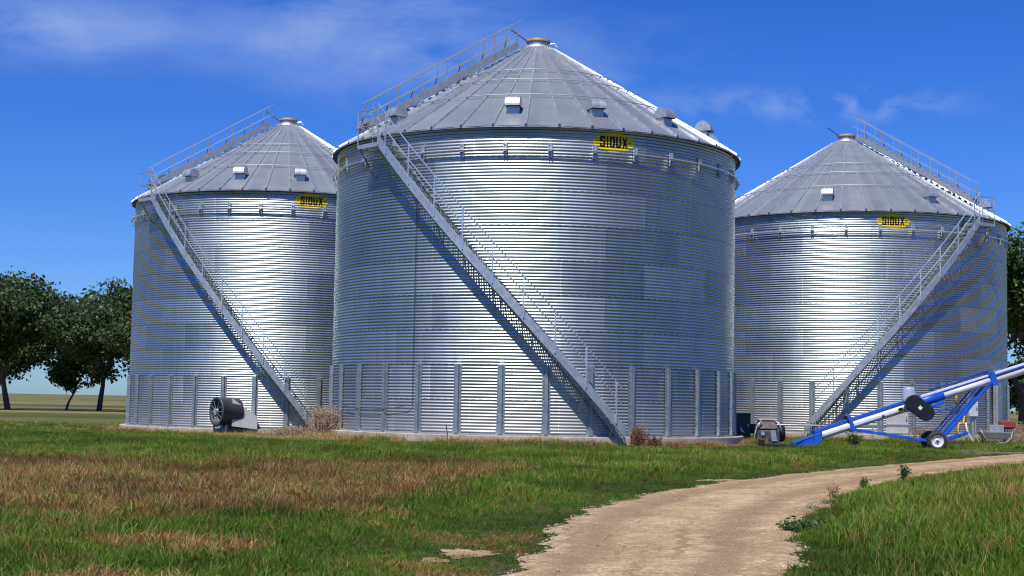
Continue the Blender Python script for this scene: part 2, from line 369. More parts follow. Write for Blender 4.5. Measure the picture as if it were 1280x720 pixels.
# bare sandy patch in the verge
def patch(cx, cy, ax, ay, seed):
    n = 40; V = [(cx, cy, float(hgt(cx, cy)) + .012)]
    for k in range(n):
        w = 2 * PI * k / n; q = 1 + .18 * math.sin(3 * w + seed) + .12 * math.sin(7 * w + seed * 2)
        q += .12 * math.sin(13 * w + seed) + .08 * math.sin(17 * w); x = cx + ax * q * math.cos(w); y = cy + ay * q * math.sin(w); V.append((x, y, float(hgt(x, y)) + .008))
    mb = MB(); mb.add(V, [(0, 1 + k, 1 + (k + 1) % n) for k in range(n)])
    tag(mb.build('bare_ground', M['road'], smooth=True), kind='structure')
PATCH = [(-.36, 13.0, .24, .42), (-.62, 12.3, .12, .22), (3.9, 26.6, .5, .5)]
for k, q in enumerate(PATCH): patch(*q, k + 1.)

# ------------------------------------------------------------------ grain bins
SL = .62; NRIB = 44
def P3(th, r, z):   # th in degrees, 0 facing the camera (-y), + to the right; local coordinates
    t = R(th); return (r * math.sin(t), -r * math.cos(t), z)
CORR = .1016
def corr(z, z0): return .013 * np.cos(2 * PI * (z - z0) / CORR)
LET = {  # 5x7-ish condensed capitals drawn as filled polygons in a unit box
 'S': [[(0, 1), (0, .48), (.62, .48), (.62, .2), (.36, .2), (.36, .34), (0, .34), (0, 0), (1, 0), (1, .62), (.38, .62), (.38, .8), (.64, .8), (.64, .68), (1, .68), (1, 1)]],
 'I': [[(.12, 0), (.88, 0), (.88, 1), (.12, 1)]],
 'O': [[(0, .08), (.12, 0), (.88, 0), (1, .08), (1, .92), (.88, 1), (.12, 1), (0, .92)], [(.36, .2), (.64, .2), (.64, .8), (.36, .8)]],
 'U': [[(0, 1), (0, .08), (.12, 0), (.88, 0), (1, .08), (1, 1), (.64, 1), (.64, .2), (.36, .2), (.36, 1)]],
 'X': [[(0, 0), (.34, 0), (.5, .3), (.66, 0), (1, 0), (.7, .5), (1, 1), (.66, 1), (.5, .7), (.34, 1), (0, 1), (.3, .5)]]}
def inpoly(x, y, poly):
    ins = np.zeros(x.shape, bool); n = len(poly)
    for i in range(n):
        x1, y1 = poly[i]; x2, y2 = poly[(i + 1) % n]
        if y1 == y2: continue
        c = (y1 > y) != (y2 > y); ins ^= c & (x < (x2 - x1) * (y - y1) / (y2 - y1) + x1)
    return ins
def sign(parent, RAD, th, zc, z0, w=1.46, h=.64):
    nx, nz = 260, 112
    u = np.linspace(-w / 2, w / 2, nx + 1); v = np.linspace(-h / 2, h / 2, nz + 1)
    U, V = np.meshgrid(u, v); z = zc + V; r = RAD + .008 + corr(z, z0)
    t = R(th) + U / RAD
    VV = np.stack([r * np.sin(t), -r * np.cos(t), z], -1).reshape(-1, 3); F = grid_faces(nz + 1, nx + 1)
    uc = (u[:-1] + u[1:]) / 2; vc = (v[:-1] + v[1:]) / 2; UC, VC = np.meshgrid(uc, vc)
    ell = (UC / (w / 2)) ** 2 + (VC / (h / 2)) ** 2 < 1
    rimm = ((UC / (w / 2 * .97)) ** 2 + (VC / (h / 2 * .94)) ** 2 > 1)
    let = np.zeros(UC.shape, bool); lw = {'I': .085, 'X': .20}; x = 0; tot = sum(lw.get(c, .185) for c in 'SIOUX') + 4 * .035; x = -tot / 2
    for ch in 'SIOUX':
        ww = lw.get(ch, .185); a = (UC - x) / ww; b = (VC + .185) / .37
        m = inpoly(a, b, LET[ch][0])
        for hole in LET[ch][1:]: m &= ~inpoly(a, b, hole)
        let |= m; x += ww + .035
    side = (np.abs(VC) < .012) & (np.abs(UC) > .52) & (np.abs(UC) < .64)
    let |= side
    let &= ell
    for nm, msk, mm, par in (('sign', ell & ~let, M['sign_y'], parent), ('lettering', let, M['sign_k'], None)):
        o = link(nm, np_mesh(nm, VV, F[msk.ravel()], mm, True), par if par is not None else so_)
        if nm == 'sign': so_ = o
    return so_
def bin_(name, label, loc, RAD, H, ribphase, stiffphase, wringdz, vents, signs, stair, ladder_th, rodset):
    root = empty(name, loc); tag(root, label, 'grain bin', 'galvanised grain bins with conical roofs')
    # wall
    rows = int(round(H / CORR * 8)) + 1; nc = 224
    z = np.linspace(0, H, rows); th = np.linspace(0, 2 * PI, nc, endpoint=False)
    r = RAD + .013 * np.cos(2 * PI * z / CORR)
    ringi = np.floor(z / 1.118); r = r - .004 * (ringi % 2)
    Vx = np.stack([r[:, None] * np.sin(th)[None], -r[:, None] * np.cos(th)[None], np.repeat(z[:, None], nc, 1)], -1).reshape(-1, 3)
    link('wall', np_mesh('wall', Vx, grid_faces(rows, nc, True), M['wall'], True), root)
    # foundation ring
    mb = MB(); mb.lathe([(RAD - .3, .0), (RAD + .34, .0), (RAD + .36, -.02), (RAD + .36, -.75)], 96); mb.build('foundation', M['concrete'], root)
    mb = MB(); mb.lathe([(RAD - .1, .004), (RAD + .07, .004), (RAD + .07, .05), (RAD + .015, .055)], 96); mb.build('base_flashing', M['galv_dull'], root)
    # stiffeners
    mb = MB(); top = 2.24
    def hat(mb, z0, z1, w=1., off=.0):
        pr = [(-.13, .012), (-.065, .016), (-.05, .10), (.05, .10), (.065, .016), (.13, .012)]
        vs = [];
        for zz in (z0, z1):
            for a, d in pr: vs.append((a * w, -(RAD + d + off), zz))
        n = len(pr); mb.add(vs, [(k, k + 1, n + k + 1, n + k) for k in range(n - 1)])
        mb.add([(-.05 * w, -(RAD + .10 + off), z1), (.05 * w, -(RAD + .10 + off), z1), (.065 * w, -(RAD + .016 + off), z1), (-.065 * w, -(RAD + .016 + off), z1)], [(0, 1, 2, 3)])
    hat(mb, .05, top); hat(mb, .05, .22, 1.15, .006)
    for k in range(11):
        for sx in (-.1, .1): mb.box(sx, -(RAD + .03), .25 + k * .19, .022, .02, .022)
    s0 = mb.build('stiffener', M['galv_post'], root); s0.rotation_euler = (0, 0, R(stiffphase))
    for k in range(1, 32): copy_part(s0, root, R(stiffphase + 11.25 * k))
    # wind ring with its brackets
    wz = H - wringdz; n = 128; mb = MB()
    pts = [P3(360 * k / n, RAD + .155, wz) for k in range(n + 1)]; mb.tube(pts, .028, 8, cap=False)
    wr = mb.build('wind_ring', M['galv_bright'], root, True)
    mb = MB(); q = RAD + .02
    mb.box(-.05, -(q + .035), wz, .035, .07, .46); mb.box(.05, -(q + .035), wz, .035, .07, .46); mb.box(0, -(q + .02), wz, .13, .012, .40)
    mb.box(0, -(q + .10), wz + .03, .10, .10, .018); mb.box(0, -(q + .10), wz - .045, .10, .10, .018)
    b0 = mb.build('bracket', M['galv'], wr, bevel=.004); b0.rotation_euler = (0, 0, R(stiffphase))
    for k in range(1, 32): copy_part(b0, wr, R(stiffphase + 11.25 * k))
    # roof: flat sheets between standing ribs, eave lip
    OV = .20; RE = RAD + OV; rt = .55
    zr = lambda rr: H + .03 + (RAD - rr) * SL
    mb = MB()
    for k in range(NRIB):
        a0 = ribphase + k * 360 / NRIB; a1 = a0 + 360 / NRIB; am = (a0 + a1) / 2
        vs = []
        radii = [RE, RAD - 1.2, 5.3 * RAD / 7.3, 3.95, 3.1, 2.0, 1.2, rt]
        for rr in radii:
            for aa in (a0, am, a1): vs.append(P3(aa, rr, zr(rr) + (-.014 * rr / RE if aa == am else 0)))
        fs = []
        for i in range(len(radii) - 1):
            for j in range(2): fs.append((i * 3 + j, i * 3 + j + 1, i * 3 + j + 4, i * 3 + j + 3))
        mb.add(vs, fs)
        # lip folded down at the eave and a soffit closing back to the wall
        z_ = zr(RE)
        mb.add([P3(a0, RE, z_), P3(a1, RE, z_), P3(a1, RE + .004, z_ - .05), P3(a0, RE + .004, z_ - .05)], [(3, 2, 1, 0)])
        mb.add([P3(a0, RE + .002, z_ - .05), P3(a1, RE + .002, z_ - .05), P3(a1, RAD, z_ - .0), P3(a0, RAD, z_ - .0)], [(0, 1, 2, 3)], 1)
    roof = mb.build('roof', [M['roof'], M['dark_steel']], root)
    # standing ribs
    mb = MB()
    for k in range(NRIB):
        a0 = ribphase + k * 360 / NRIB; t = R(a0); er_ = Vector((math.sin(t), -math.cos(t), 0)); et = Vector((math.cos(t), math.sin(t), 0)); uz = Vector((0, 0, 1))
        def pt(rr, s, hh): return er_ * rr + et * s + uz * (zr(rr) + hh)
        ro, ri = RE + .01, rt + .02
        vs = [pt(ro, -.05, .0), pt(ro, -.022, .075), pt(ro, .022, .075), pt(ro, .05, .0), pt(ri, -.03, .0), pt(ri, -.012, .05), pt(ri, .012, .05), pt(ri, .03, .0)]
        mb.add(vs, [(0, 1, 5, 4), (1, 2, 6, 5), (2, 3, 7, 6)])
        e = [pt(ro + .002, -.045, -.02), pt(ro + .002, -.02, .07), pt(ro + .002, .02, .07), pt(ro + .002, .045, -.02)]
        mb.add(e, [(0, 3, 2, 1)], 1)  # dark face painted in for the shade inside the open rib end
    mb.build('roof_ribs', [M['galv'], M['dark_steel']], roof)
    # purlin rods standing on the ribs
    for rr in rodset:
        mb = MB(); n = NRIB * 2
        mb.tube([P3(ribphase + 360 * k / n, rr, zr(rr) + .115) for k in range(n + 1)], .016, 6, cap=False)
        for k in range(NRIB):
            a0 = ribphase + k * 360 / NRIB; x, y, z1 = P3(a0, rr, zr(rr) + .06); mb.box(x, y, z1, .05, .05, .12, R(a0))
        mb.build('roof_rod', M['galv_dull'], roof)
    # hooded vents
    mb = MB(); prof_ = []; n = 14; ru, rw = .30, .36
    for k in range(n + 1):
        w = PI * k / n; prof_.append((-math.cos(w) * ru, math.sin(w) * rw))
    hw = .25; vs = [(s * hw, -u_, z_) for s in (-1, 1) for u_, z_ in prof_]; m_ = n + 1
    fs = [(k, k + 1, m_ + k + 1, m_ + k) for k in range(n)] + [tuple(range(m_))[::-1], tuple(range(m_, 2 * m_))]
    mb.add(vs, fs)
    mb.add([(-hw + .015, ru - .015, -.004), (hw - .015, ru - .015, -.004), (hw - .015, -ru + .015, -.004), (-hw + .015, -ru + .015, -.004)], [(0, 1, 2, 3)], 1)  # black face painted in for the shade inside the hood opening
    mb.box(0, .04, -.13, .40, .34, .30, mi=0)
    vme = mb.mesh('roof_vent', [M['galv'], M['black']], False)
    rv = RAD - .85
    for tv in vents:
        o = link('roof_vent', vme, roof, P3(tv, rv, zr(rv) + .16)); o.rotation_euler = (0, 0, R(tv))
        if tv == vents[0]:
            b = o.modifiers.new('bevel', 'BEVEL'); b.width = .012; b.segments = 2; b.limit_method = 'ANGLE'
    # cap
    zt = zr(rt)
    mb = MB(); mb.lathe([(rt + .12, -.04), (rt + .10, .03), (rt - .05, .06), (.40, .08), (.38, .26), (.40, .27)], 40, (0, 0, zt))
    for k in range(22):
        x, y, _ = P3(k * 360 / 22, rt + .08, 0); mb.box(x, y, zt - .03, .05, .03, .06, R(k * 360 / 22), 1)
    cap = mb.build('roof_cap', [M['galv'], M['dark_steel']], root)
    mb = MB(); mb.lathe([(.43, .25), (.46, .27), (.45, .33), (.30, .38), (.0, .40)], 40, (0, 0, zt)); mb.build('lid', M['rust'], cap)
    mb = MB(); mb.tube([(.40, -.1, zt + .18), (.62, -.1, zt + .2), (.74, -.1, zt + .06)], .03, 6); mb.build('latch', M['galv_bright'], cap)
    mb = MB(); mb.tube([(-.3, -.42, zt + .12), (-1.02, -.45, zt + .62)], .022, 6); mb.build('lever', M['dark_steel'], cap)
    for (ts, zs) in signs: sign(root, RAD, ts, zs, 0)
    # side stair: helix between (th0, z0) at the ground and (th1, z1) at the platform
    th0, z0, th1, z1 = stair; sg = 1 if th1 > th0 else -1
    RO, RI = RAD + .72, RAD + .07
    st = empty('stair', (0, 0, 0), parent=root)
    zf = lambda t_: z0 + (t_ - th0) * (z1 - z0) / (th1 - th0)
    def plate(ra, rb_, zlo, zhi, n=48, th_a=th0, th_b=th1, mb=None):
        mb = mb or MB(); vs = []
        for k in range(n + 1):
            t_ = th_a + (th_b - th_a) * k / n; zz = zf(t_)
            for rr, dz in ((ra, zlo), (rb_, zlo), (rb_, zhi), (ra, zhi)): vs.append(P3(t_, rr, zz + dz))
        fs = [(k * 4 + j, k * 4 + (j + 1) % 4, k * 4 + 4 + (j + 1) % 4, k * 4 + 4 + j) for k in range(n) for j in range(4)] + [(0, 1, 2, 3), (4 * n + 3, 4 * n + 2, 4 * n + 1, 4 * n)]
        mb.add(vs, fs); return mb
    mb = plate(RO, RO + .008, 0, .38); plate(RO - .05, RO, 0, .010, mb=mb); plate(RO - .05, RO, .37, .38, mb=mb); mb.build('stringer', M['galv'], st)
    plate(RI, RI + .008, 0, .38).build('stringer', M['galv_dull'], st)
    nt_ = int((z1 - z0) / .2); dth = (th1 - th0) / nt_
    tr0 = None
    for k in range(1, nt_):
        t_ = th0 + dth * k; zz = zf(t_) + .24; mb = MB()
        for j in range(3):      # grating tread: three bars with gaps
            aw = math.degrees(.068 * j / (RAD + .4)) * sg
            p = []
            for dz in (0, .03):
                for rr, da in ((RI + .01, 0), (RO - .01, 0), (RO - .01, math.degrees(.030 / RAD) * sg), (RI + .01, math.degrees(.030 / RAD) * sg)):
                    p.append(P3(-sg * math.degrees(.11 / RAD) + aw + da, rr, dz))
            mb.hexa(p)
        if tr0 is None:
            tr0 = mb.build('tread', M['galv_dull'], st, loc=(0, 0, zz)); tr0.rotation_euler = (0, 0, R(t_))
        else: copy_part(tr0, st, R(t_), (0, 0, zz))
    # posts, rails, wall braces
    np_ = 9; tposts = [th0 + (th1 - th0) * (k + .35) / (np_ - .3) for k in range(np_)]
    for t_ in tposts:
        mb = MB(); zz = zf(t_); mb.bar(P3(t_, RO + .03, zz + .12), P3(t_, RO + .03, zz + 1.42), .04, .04, side=P3(t_, 1, 0)); mb.build('post', M['galv_bright'], st)
        mb = MB(); mb.bar(P3(t_, RO - .01, zz + .12), P3(t_ + sg * .6, RAD + .02, zz - .62), .04, .04); mb.build('brace', M['galv_dull'], st)
    ta, tb = th0 + sg * 1.2, th1 + sg * .3
    for hh in (1.42, .92):
        mb = MB(); mb.tube([P3(ta + (tb - ta) * k / 40, RO + .03, zf(ta + (tb - ta) * k / 40) + hh) for k in range(41)], .021, 6); mb.build('handrail', M['galv_bright'], st)
    # platform at the eave
    pf = empty('platform', (0, 0, 0), parent=root)
    t2 = th1 + sg * 7.6; zp = z1 + .10; mb = MB(); n = 8; vs = []
    for k in range(n):
        a, b = th1 + (t2 - th1) * k / n, th1 + (t2 - th1) * (k + .75) / n
        mb.hexa([P3(a, RAD + .04, zp), P3(a, RO, zp), P3(b, RO, zp), P3(b, RAD + .04, zp), P3(a, RAD + .04, zp + .03), P3(a, RO, zp + .03), P3(b, RO, zp + .03), P3(b, RAD + .04, zp + .03)])
    mb.bar(P3(th1, RO + .01, zp), P3(t2, RO + .01, zp), .02, .14); mb.bar(P3(t2, RO + .01, zp), P3(t2, RAD + .03, zp), .02, .14); mb.bar(P3(th1, RO + .01, zp), P3(th1, RAD + .03, zp), .02, .14)
    mb.build('deck', M['galv'], pf)
    mb = MB()
    for t_ in (th1 + sg * .4, t2 - sg * .4): mb.bar(P3(t_, RO - .04, zp - .05), P3(t_, RAD + .02, zp - 1.0), .05, .05); mb.bar(P3(t_, RAD + .03, zp), P3(t_, RAD + .03, zp - 1.05), .06, .06)
    mb.build('support_bracket', M['galv_dull'], pf)
    mb = MB()
    for t_, rr in ((t2, RO), (th1 + sg * .2, RO), (t2, RAD + .12), ((th1 + t2) / 2, RO)):
        if rr == RO and abs(t_ - (th1 + t2) / 2) < .1: continue
        mb.tube([P3(t_, rr + .01, zp - .02), P3(t_, rr + .01, zp + 1.2)], .022, 6)
    for hh in (1.2, .65): mb.tube([P3(th1 + sg * .2, RO + .01, zp + hh), P3(t2, RO + .01, zp + hh), P3(t2, RAD + .12, zp + hh)], .02, 6)
    mb.build('guard_rail', M['galv'], pf)
    # roof stair up to the cap
    rs = empty('roof_ladder', (0, 0, 0), parent=root); t = R(ladder_th); er_ = Vector((math.sin(t), -math.cos(t), 0)); et = Vector((math.cos(t), math.sin(t), 0)); uz = Vector((0, 0, 1))
    r0, r1 = RAD - (.35 if sg < 0 else .9), (1.05 if sg < 0 else .7)
    def lp(rr, s, hh): return er_ * rr + et * s + uz * (zr(rr) + hh)
    for s in (-.36, .36):
        mb = MB(); mb.bar(lp(r0, s, .28), lp(r1, s, .28), .04, .22); mb.build('stringer', M['rail'], rs)  # darker grey puts the shade on the stringer into its colour
    mb = MB(); nst = int((r0 - r1) / .27)
    for k in range(nst):
        rr = r0 + (r1 - r0) * (k + .5) / nst; p = lp(rr, 0, .33); mb.box(*p, .68, .16, .03, t)
    mb.build('treads', M['galv_dull'], rs)
    for s in (-.38, .38):
        for k in range(7):
            rr = r0 + (r1 - r0) * (k + .12) / 6.2; mb = MB(); mb.bar(lp(rr, s, .0), lp(rr, s, 1.12), .03, .03, side=er_); mb.build('post', M['galv_dull'], rs)
            if s * sg > 0: mb = MB(); mb.bar(lp(rr, s, .72), lp(rr - .03, s + .42 * sg, .06), .025, .025); mb.build('brace', M['dark_steel'], rs)
        for hh in (1.12, .66):
            mb = MB(); mb.tube([lp(r0, s, hh), lp(r1 - .15, s, hh)], .016, 6); mb.build('handrail', M['rail'], rs)
    return root

vs_ = lambda a, st, n: [a + st * k for k in range(n)]
BC, BR, BL = (.809, 53.067, .291), (16.086, 69.22, .262), (-10.878, 68.60, .004)
binC = bin_('grain_bin', 'largest, nearest corrugated steel bin, stair running down to the right across its front', BC, 7.3, 9.981,
            4.7, 2.6, .86, [-7.8 + 24.55 * k for k in range(14)], [(19.2, 9.49), (-71, 9.40)], (20.8, -.05, -41.3, 9.35), -60, (3.1, 3.95, 5.3))
binR = bin_('grain_bin', 'corrugated steel bin behind the blue and white auger, stair running down to the left', BR, 7.3, 9.710,
            1.4, -2.0, .92, [-20.2 + 24.55 * .8 * 2.1 * k for k in range(8)], [(2.6, 9.17)], (-25.8, -.05, 31.5, 9.10), 50, (3.2, 4.1, 5.4))
binL = bin_('grain_bin', 'corrugated steel bin with a drying fan at its foot, partly hidden by the nearest bin', BL, 6.95, 10.347,
            2.0, .1, .91, [14.3 - 24.55 * k for k in range(14)], [(18., 9.85)], (19.5, -.02, -40.5, 9.85), -60, (2.9, 3.75, 5.1))
# conduit on the nearest bin
mb = MB(); mb.tube([P3(-32.7, 7.36, 8.0), P3(-32.7, 7.36, .92)] + [P3(-32.7 - k, 7.42, .90 - .002 * k - (.15 * math.sin(k / 28 * PI) if k < 28 else 0)) for k in range(1, 29)], .012, 6)
mb.build('conduit', M['dark_steel'], binC)
# walk-in door and unload duct on the right bin
def on_wall(root, RAD, th, zc, w, h, d, name, m, bev=.01, off=.03):
    e = MB(); e.box(0, 0, 0, w, d, h); o = e.build(name, m, root, bevel=bev); o.location = P3(th, RAD + off + d / 2, zc); o.rotation_euler = (0, 0, R(th)); return o
dr = on_wall(binR, 7.3, 3.5, .72, .98, 1.34, .06, 'door', M['door'], .015, .05)
e = MB(); e.bar((-.5, -.035, .30), (.5, -.035, .30), .03, .05); e.bar((-.5, -.035, -.30), (.5, -.035, -.30), .03, .05); e.box(.38, -.06, 0, .05, .05, .16)
e.build('handle', M['galv_bright'], dr)
dt = on_wall(binR, 7.3, 48.6, 1.65, .42, 2.45, .20, 'unload_duct', M['galv_dull'], .02, .03)
e = MB(); e.box(.31, .02, 0, .12, .12, 2.6); e.box(-.27, .02, 0, .06, .1, 2.5); e.build('duct_rail', M['galv'], dt)

# ------------------------------------------------------------------ fan at the left bin
fan = empty('drying_fan', (-11.9, 61.0, -.22)); tag(fan, 'round dark drying fan with a steel transition coloured as if sunlit at the foot of the left bin', 'fan')
mb = MB(); mb.lathe([(.0, -.5), (.56, -.5), (.58, -.46), (.58, .42), (.62, .44), (.62, .5), (.50, .5), (.50, .4)], 36, (0, 0, .95), (-.75, -.6, 0)); mb.build('housing', M['dark_steel'], fan, True)
mb = MB()
for k in range(6): w = k * PI / 6; mb.bar(Vector((-.38, -.30, .95)) + Vector((math.cos(w) * .5 * .62, -math.cos(w) * .5 * .78, math.sin(w) * .5)), Vector((-.38, -.30, .95)) - Vector((math.cos(w) * .5 * .62, -math.cos(w) * .5 * .78, math.sin(w) * .5)), .015, .015)
mb.lathe([(.14, .0), (.14, .1), (.0, .1)], 16, (-.36, -.28, .95), (-.75, -.6, 0)); mb.build('grille', M['galv_bright'], fan)
mb = MB(); mb.hexa([(.30, -.35, .35), (1.25, .25, .22), (.9, 1.2, .22), (.0, .55, .35), (.30, -.35, 1.5), (1.25, .25, .75), (.9, 1.2, .75), (.0, .55, 1.5)]); mb.build('transition', M['white'], fan)  # white colour puts the sunlit look of the steel into the surface
mb = MB()
for x, y in ((-.5, -.1), (.1, -.5), (.1, .3)): mb.box(x, y, .2, .07, .07, .42)
mb.build('leg', M['dark_steel'], fan)

# ------------------------------------------------------------------ auger
A0 = Vector((9.75, 48.5, .20)); ADIR = Vector((6.43, .35, 2.17)).normalized(); AU = Vector((-ADIR.z, 0, ADIR.x)).normalized(); AU = (AU - ADIR * AU.dot(ADIR)).normalized(); AS = ADIR.cross(AU)
def ap(s, u=0, w=0): return A0 + ADIR * s + AU * u + AS * w     # w > 0 is towards the camera
aug = empty('auger', (9.75, 48.5, 0)); tag(aug, 'long blue and white portable grain auger leaning up to the right on two wheels', 'auger')
aug_inv = Vector((9.75, 48.5, 0))
def apart(mb, name, m, smooth=False, bevel=0, parent=aug):
    mb.v = [(x - 9.75, y - 48.5, z) for x, y, z in mb.v]; return mb.build(name, m, parent, smooth, bevel)
if AS.y > 0: AS = -AS
def octo(s0, s1, w, h, u, m_=None, mb=None, n=10):
    mb = mb or MB(); vs = []
    for s in (s0, s1):
        for j in range(n):
            a = 2 * PI * (j + .5) / n; vs.append(ap(s, u + h / 2 * math.sin(a) / math.cos(PI / n), w / 2 * math.cos(a) / math.cos(PI / n)))
    mb.add(vs, [(j, (j + 1) % n, n + (j + 1) % n, n + j) for j in range(n)] + [tuple(range(n))[::-1], tuple(range(n, 2 * n))]); return mb
LT = 16.5
apart(octo(.6, 4.0, .30, .27, 0), 'tube', M['white'], True, .01)
apart(octo(4.02, 5.1, .36, .33, .02), 'blue_tube_section', M['blue'], True)
apart(octo(5.1, 6.85, .31, .26, .0), 'tube', M['white'], True)
apart(octo(6.95, LT, .34, .25, -.03), 'tube', M['white'], True)
mb = MB(); mb.bar(ap(.5, .19), ap(4.35, .19), .20, .11, side=AU); apart(mb, 'upper_rail', M['blue'], bevel=.01)
mb = MB(); mb.bar(ap(4.3, .20), ap(6.8, .17), .20, .07, side=AU); apart(mb, 'upper_rail', M['white'], bevel=.01)
mb = MB(); mb.bar(ap(4.6, .145, .06), ap(6.8, .135, .06), .14, .03, side=AU); apart(mb, 'upper_rail', M['blue'])
mb = MB(); mb.tube([ap(4.7, .31), ap(6.85, .30)], .03, 8); apart(mb, 'drive_shaft', M['blue_dk'], True)  # dark blue carries the shade on the shaft in its colour
mb = MB(); mb.bar(ap(6.95, .17), ap(LT, .17), .20, .07, side=AU); apart(mb, 'upper_rail', M['white'], bevel=.01)
mb = MB(); mb.bar(ap(6.95, .115, .08), ap(LT, .115, .08), .20, .03, side=AU); apart(mb, 'upper_rail', M['blue'])
for s, w_, h_, u in ((1.78, .12, .52, .06), (6.88, .20, .46, .03), (4.06, .08, .44, .06), (LT - .1, .3, .6, .05)):
    mb = MB(); mb.bar(ap(s - w_ / 2, u), ap(s + w_ / 2, u), .46, h_, side=AU); apart(mb, 'collar', M['blue'], bevel=.015)
mb = MB(); mb.bar(ap(1.70, .30), ap(1.84, .30), .40, .14, side=AU); apart(mb, 'clamp', M['dark_steel'], bevel=.01)
mb = MB(); mb.bar(ap(3.45, .02, .168), ap(3.60, .02, .168), .02, .09, side=AU); apart(mb, 'decal', M['black'])
mb = MB(); mb.bar(ap(2.85, -.02, .168), ap(2.93, -.02, .168), .02, .06, side=AU); apart(mb, 'decal', M['black'])
# flared inlet hopper
mb = MB()
y0 = 48.5
mb.hexa([(9.45, y0 - .40, .03), (10.15, y0 - .24, .05), (10.15, y0 + .24, .05), (9.45, y0 + .40, .03), (9.48, y0 - .44, .19), (10.15, y0 - .24, .43), (10.15, y0 + .24, .43), (9.48, y0 + .44, .19)])
mb.hexa([(10.15, y0 - .22, .07), (10.42, y0 - .19, .20), (10.42, y0 + .19, .20), (10.15, y0 + .22, .07), (10.15, y0 - .21, .45), (10.42, y0 - .18, .56), (10.42, y0 + .18, .56), (10.15, y0 + .21, .45)])
apart(mb, 'inlet_hopper', M['blue'], bevel=.015)
mb = MB(); mb.box(8.95, y0, .08, 1.15, 1.0, .07); mb.box(8.42, y0, .15, .05, 1.0, .2); apart(mb, 'drive_over_pan', M['black'], bevel=.01)
# motor cover, oval belt guard, decal
mb = MB(); mb.lathe([(.0, .46), (.16, .46), (.20, .42), (.25, .05), (.25, .0), (.0, .0)], 24, (13.28, 48.15, 1.62), (-.06, 0, 1)); apart(mb, 'motor_cover', M['motor'], True, .01)
mb = MB(); n = 20; c1 = Vector((13.36, 47.98, 1.56)); c2 = Vector((13.78, 47.98, 1.25)); d = (c2 - c1).normalized(); q = Vector((-d.z, 0, d.x)); rg = .27; ring = []
for k in range(n): w = -PI / 2 + PI * k / (n - 1); ring.append(c2 + (d * math.cos(w) + q * math.sin(w)) * rg)
for k in range(n): w = PI / 2 + PI * k / (n - 1); ring.append(c1 + (d * math.cos(w) + q * math.sin(w)) * rg)
m2 = len(ring); vs = [p + Vector((0, -.09, 0)) for p in ring] + [p + Vector((0, .09, 0)) for p in ring]
mb.add(vs, [tuple(range(m2)), tuple(range(m2, 2 * m2))[::-1]] + [(k, m2 + k, m2 + (k + 1) % m2, (k + 1) % m2) for k in range(m2)])
bg_ = apart(mb, 'belt_guard', M['black'], False, .02)
mb = MB(); cc = (c1 + c2) / 2 + Vector((0, -.095, 0)); k = .085; mb.add([cc + Vector((0, 0, k)), cc + Vector((-k, 0, 0)), cc + Vector((0, 0, -k)), cc + Vector((k, 0, 0))], [(0, 1, 2, 3)])
o = apart(mb, 'decal', M['white']); o.parent = bg_
mb = MB(); mb.bar((13.75, 48.3, 1.28), (14.5, 48.4, 1.62), .10, .11); mb.bar((13.9, 48.4, 1.12), (14.7, 48.4, 1.45), .05, .05); apart(mb, 'motor_mount', M['blue'], bevel=.01)
# undercarriage
for w_ in (.22, -.22):
    yb = 48.25 - w_
    mb = MB(); mb.bar((11.35, 48.5 - w_ * .3, .66), (14.2, yb, .28), .06, .10); apart(mb, 'lower_frame', M['blue'], bevel=.008)
    mb = MB(); mb.bar((14.28, yb - .05, .36), ap(6.88, .0, .20 * (1 if w_ > 0 else -1)), .05, .10); apart(mb, 'lift_arm', M['blue'], bevel=.008)
    mb = MB(); mb.bar((14.0, yb, .38), ap(6.2, -.1, .2 * (1 if w_ > 0 else -1)), .035, .045); apart(mb, 'lift_arm', M['blue_dk'], bevel=.006)
    mb = MB(); mb.bar((14.35, yb, .32), (15.2, 48.3 - w_ * .25, .58), .06, .11); apart(mb, 'tail_frame', M['blue'], bevel=.008)
mb = MB(); mb.tube([(14.12, 47.86, .32), (14.12, 48.62, .32)], .045, 10); mb.bar((15.2, 48.15, .58), (15.2, 48.45, .58), .08, .11); mb.bar((14.95, 47.98, .5), (14.95, 48.5, .5), .05, .06); apart(mb, 'axle', M['blue'])
mb = MB(); mb.lathe([(.255, -.085), (.27, -.10), (.36, -.10), (.395, -.07), (.405, 0), (.395, .07), (.36, .10), (.27, .10), (.255, .085)], 44, (0, 0, 0), (0, -1, 0))
for k in range(36):
    w = 2 * PI * k / 36; mb.box(math.cos(w) * .402, 0, math.sin(w) * .402, .02, .15, .03, mat=Matrix.Rotation(-w, 3, 'Y'))
wh = mb.build('wheel', M['rubber'], aug, True); wh.location = (14.12 - 9.75, 47.90 - 48.5, .32); wh.scale = (.8, .8, .8)
mb = MB(); mb.lathe([(.0, .05), (.07, .05), (.09, .03), (.12, .01), (.20, .02), (.235, .07), (.262, .088), (.262, -.08)], 36, (0, 0, 0), (0, -1, 0)); rim = mb.build('rim', M['white'], wh, True)
mb = MB(); mb.lathe([(.0, .085), (.05, .08), (.055, .045)], 16, (0, 0, 0), (0, -1, 0))
for k in range(5): w = 2 * PI * k / 5; mb.lathe([(.0, .04), (.013, .038), (.014, .01)], 8, (math.cos(w) * .085, 0, math.sin(w) * .085), (0, -1, 0))
o = mb.build('hub', M['dark_steel'], rim)
copy_part(wh, aug, None, (14.12 - 9.75, 48.62 - 48.5, .32))

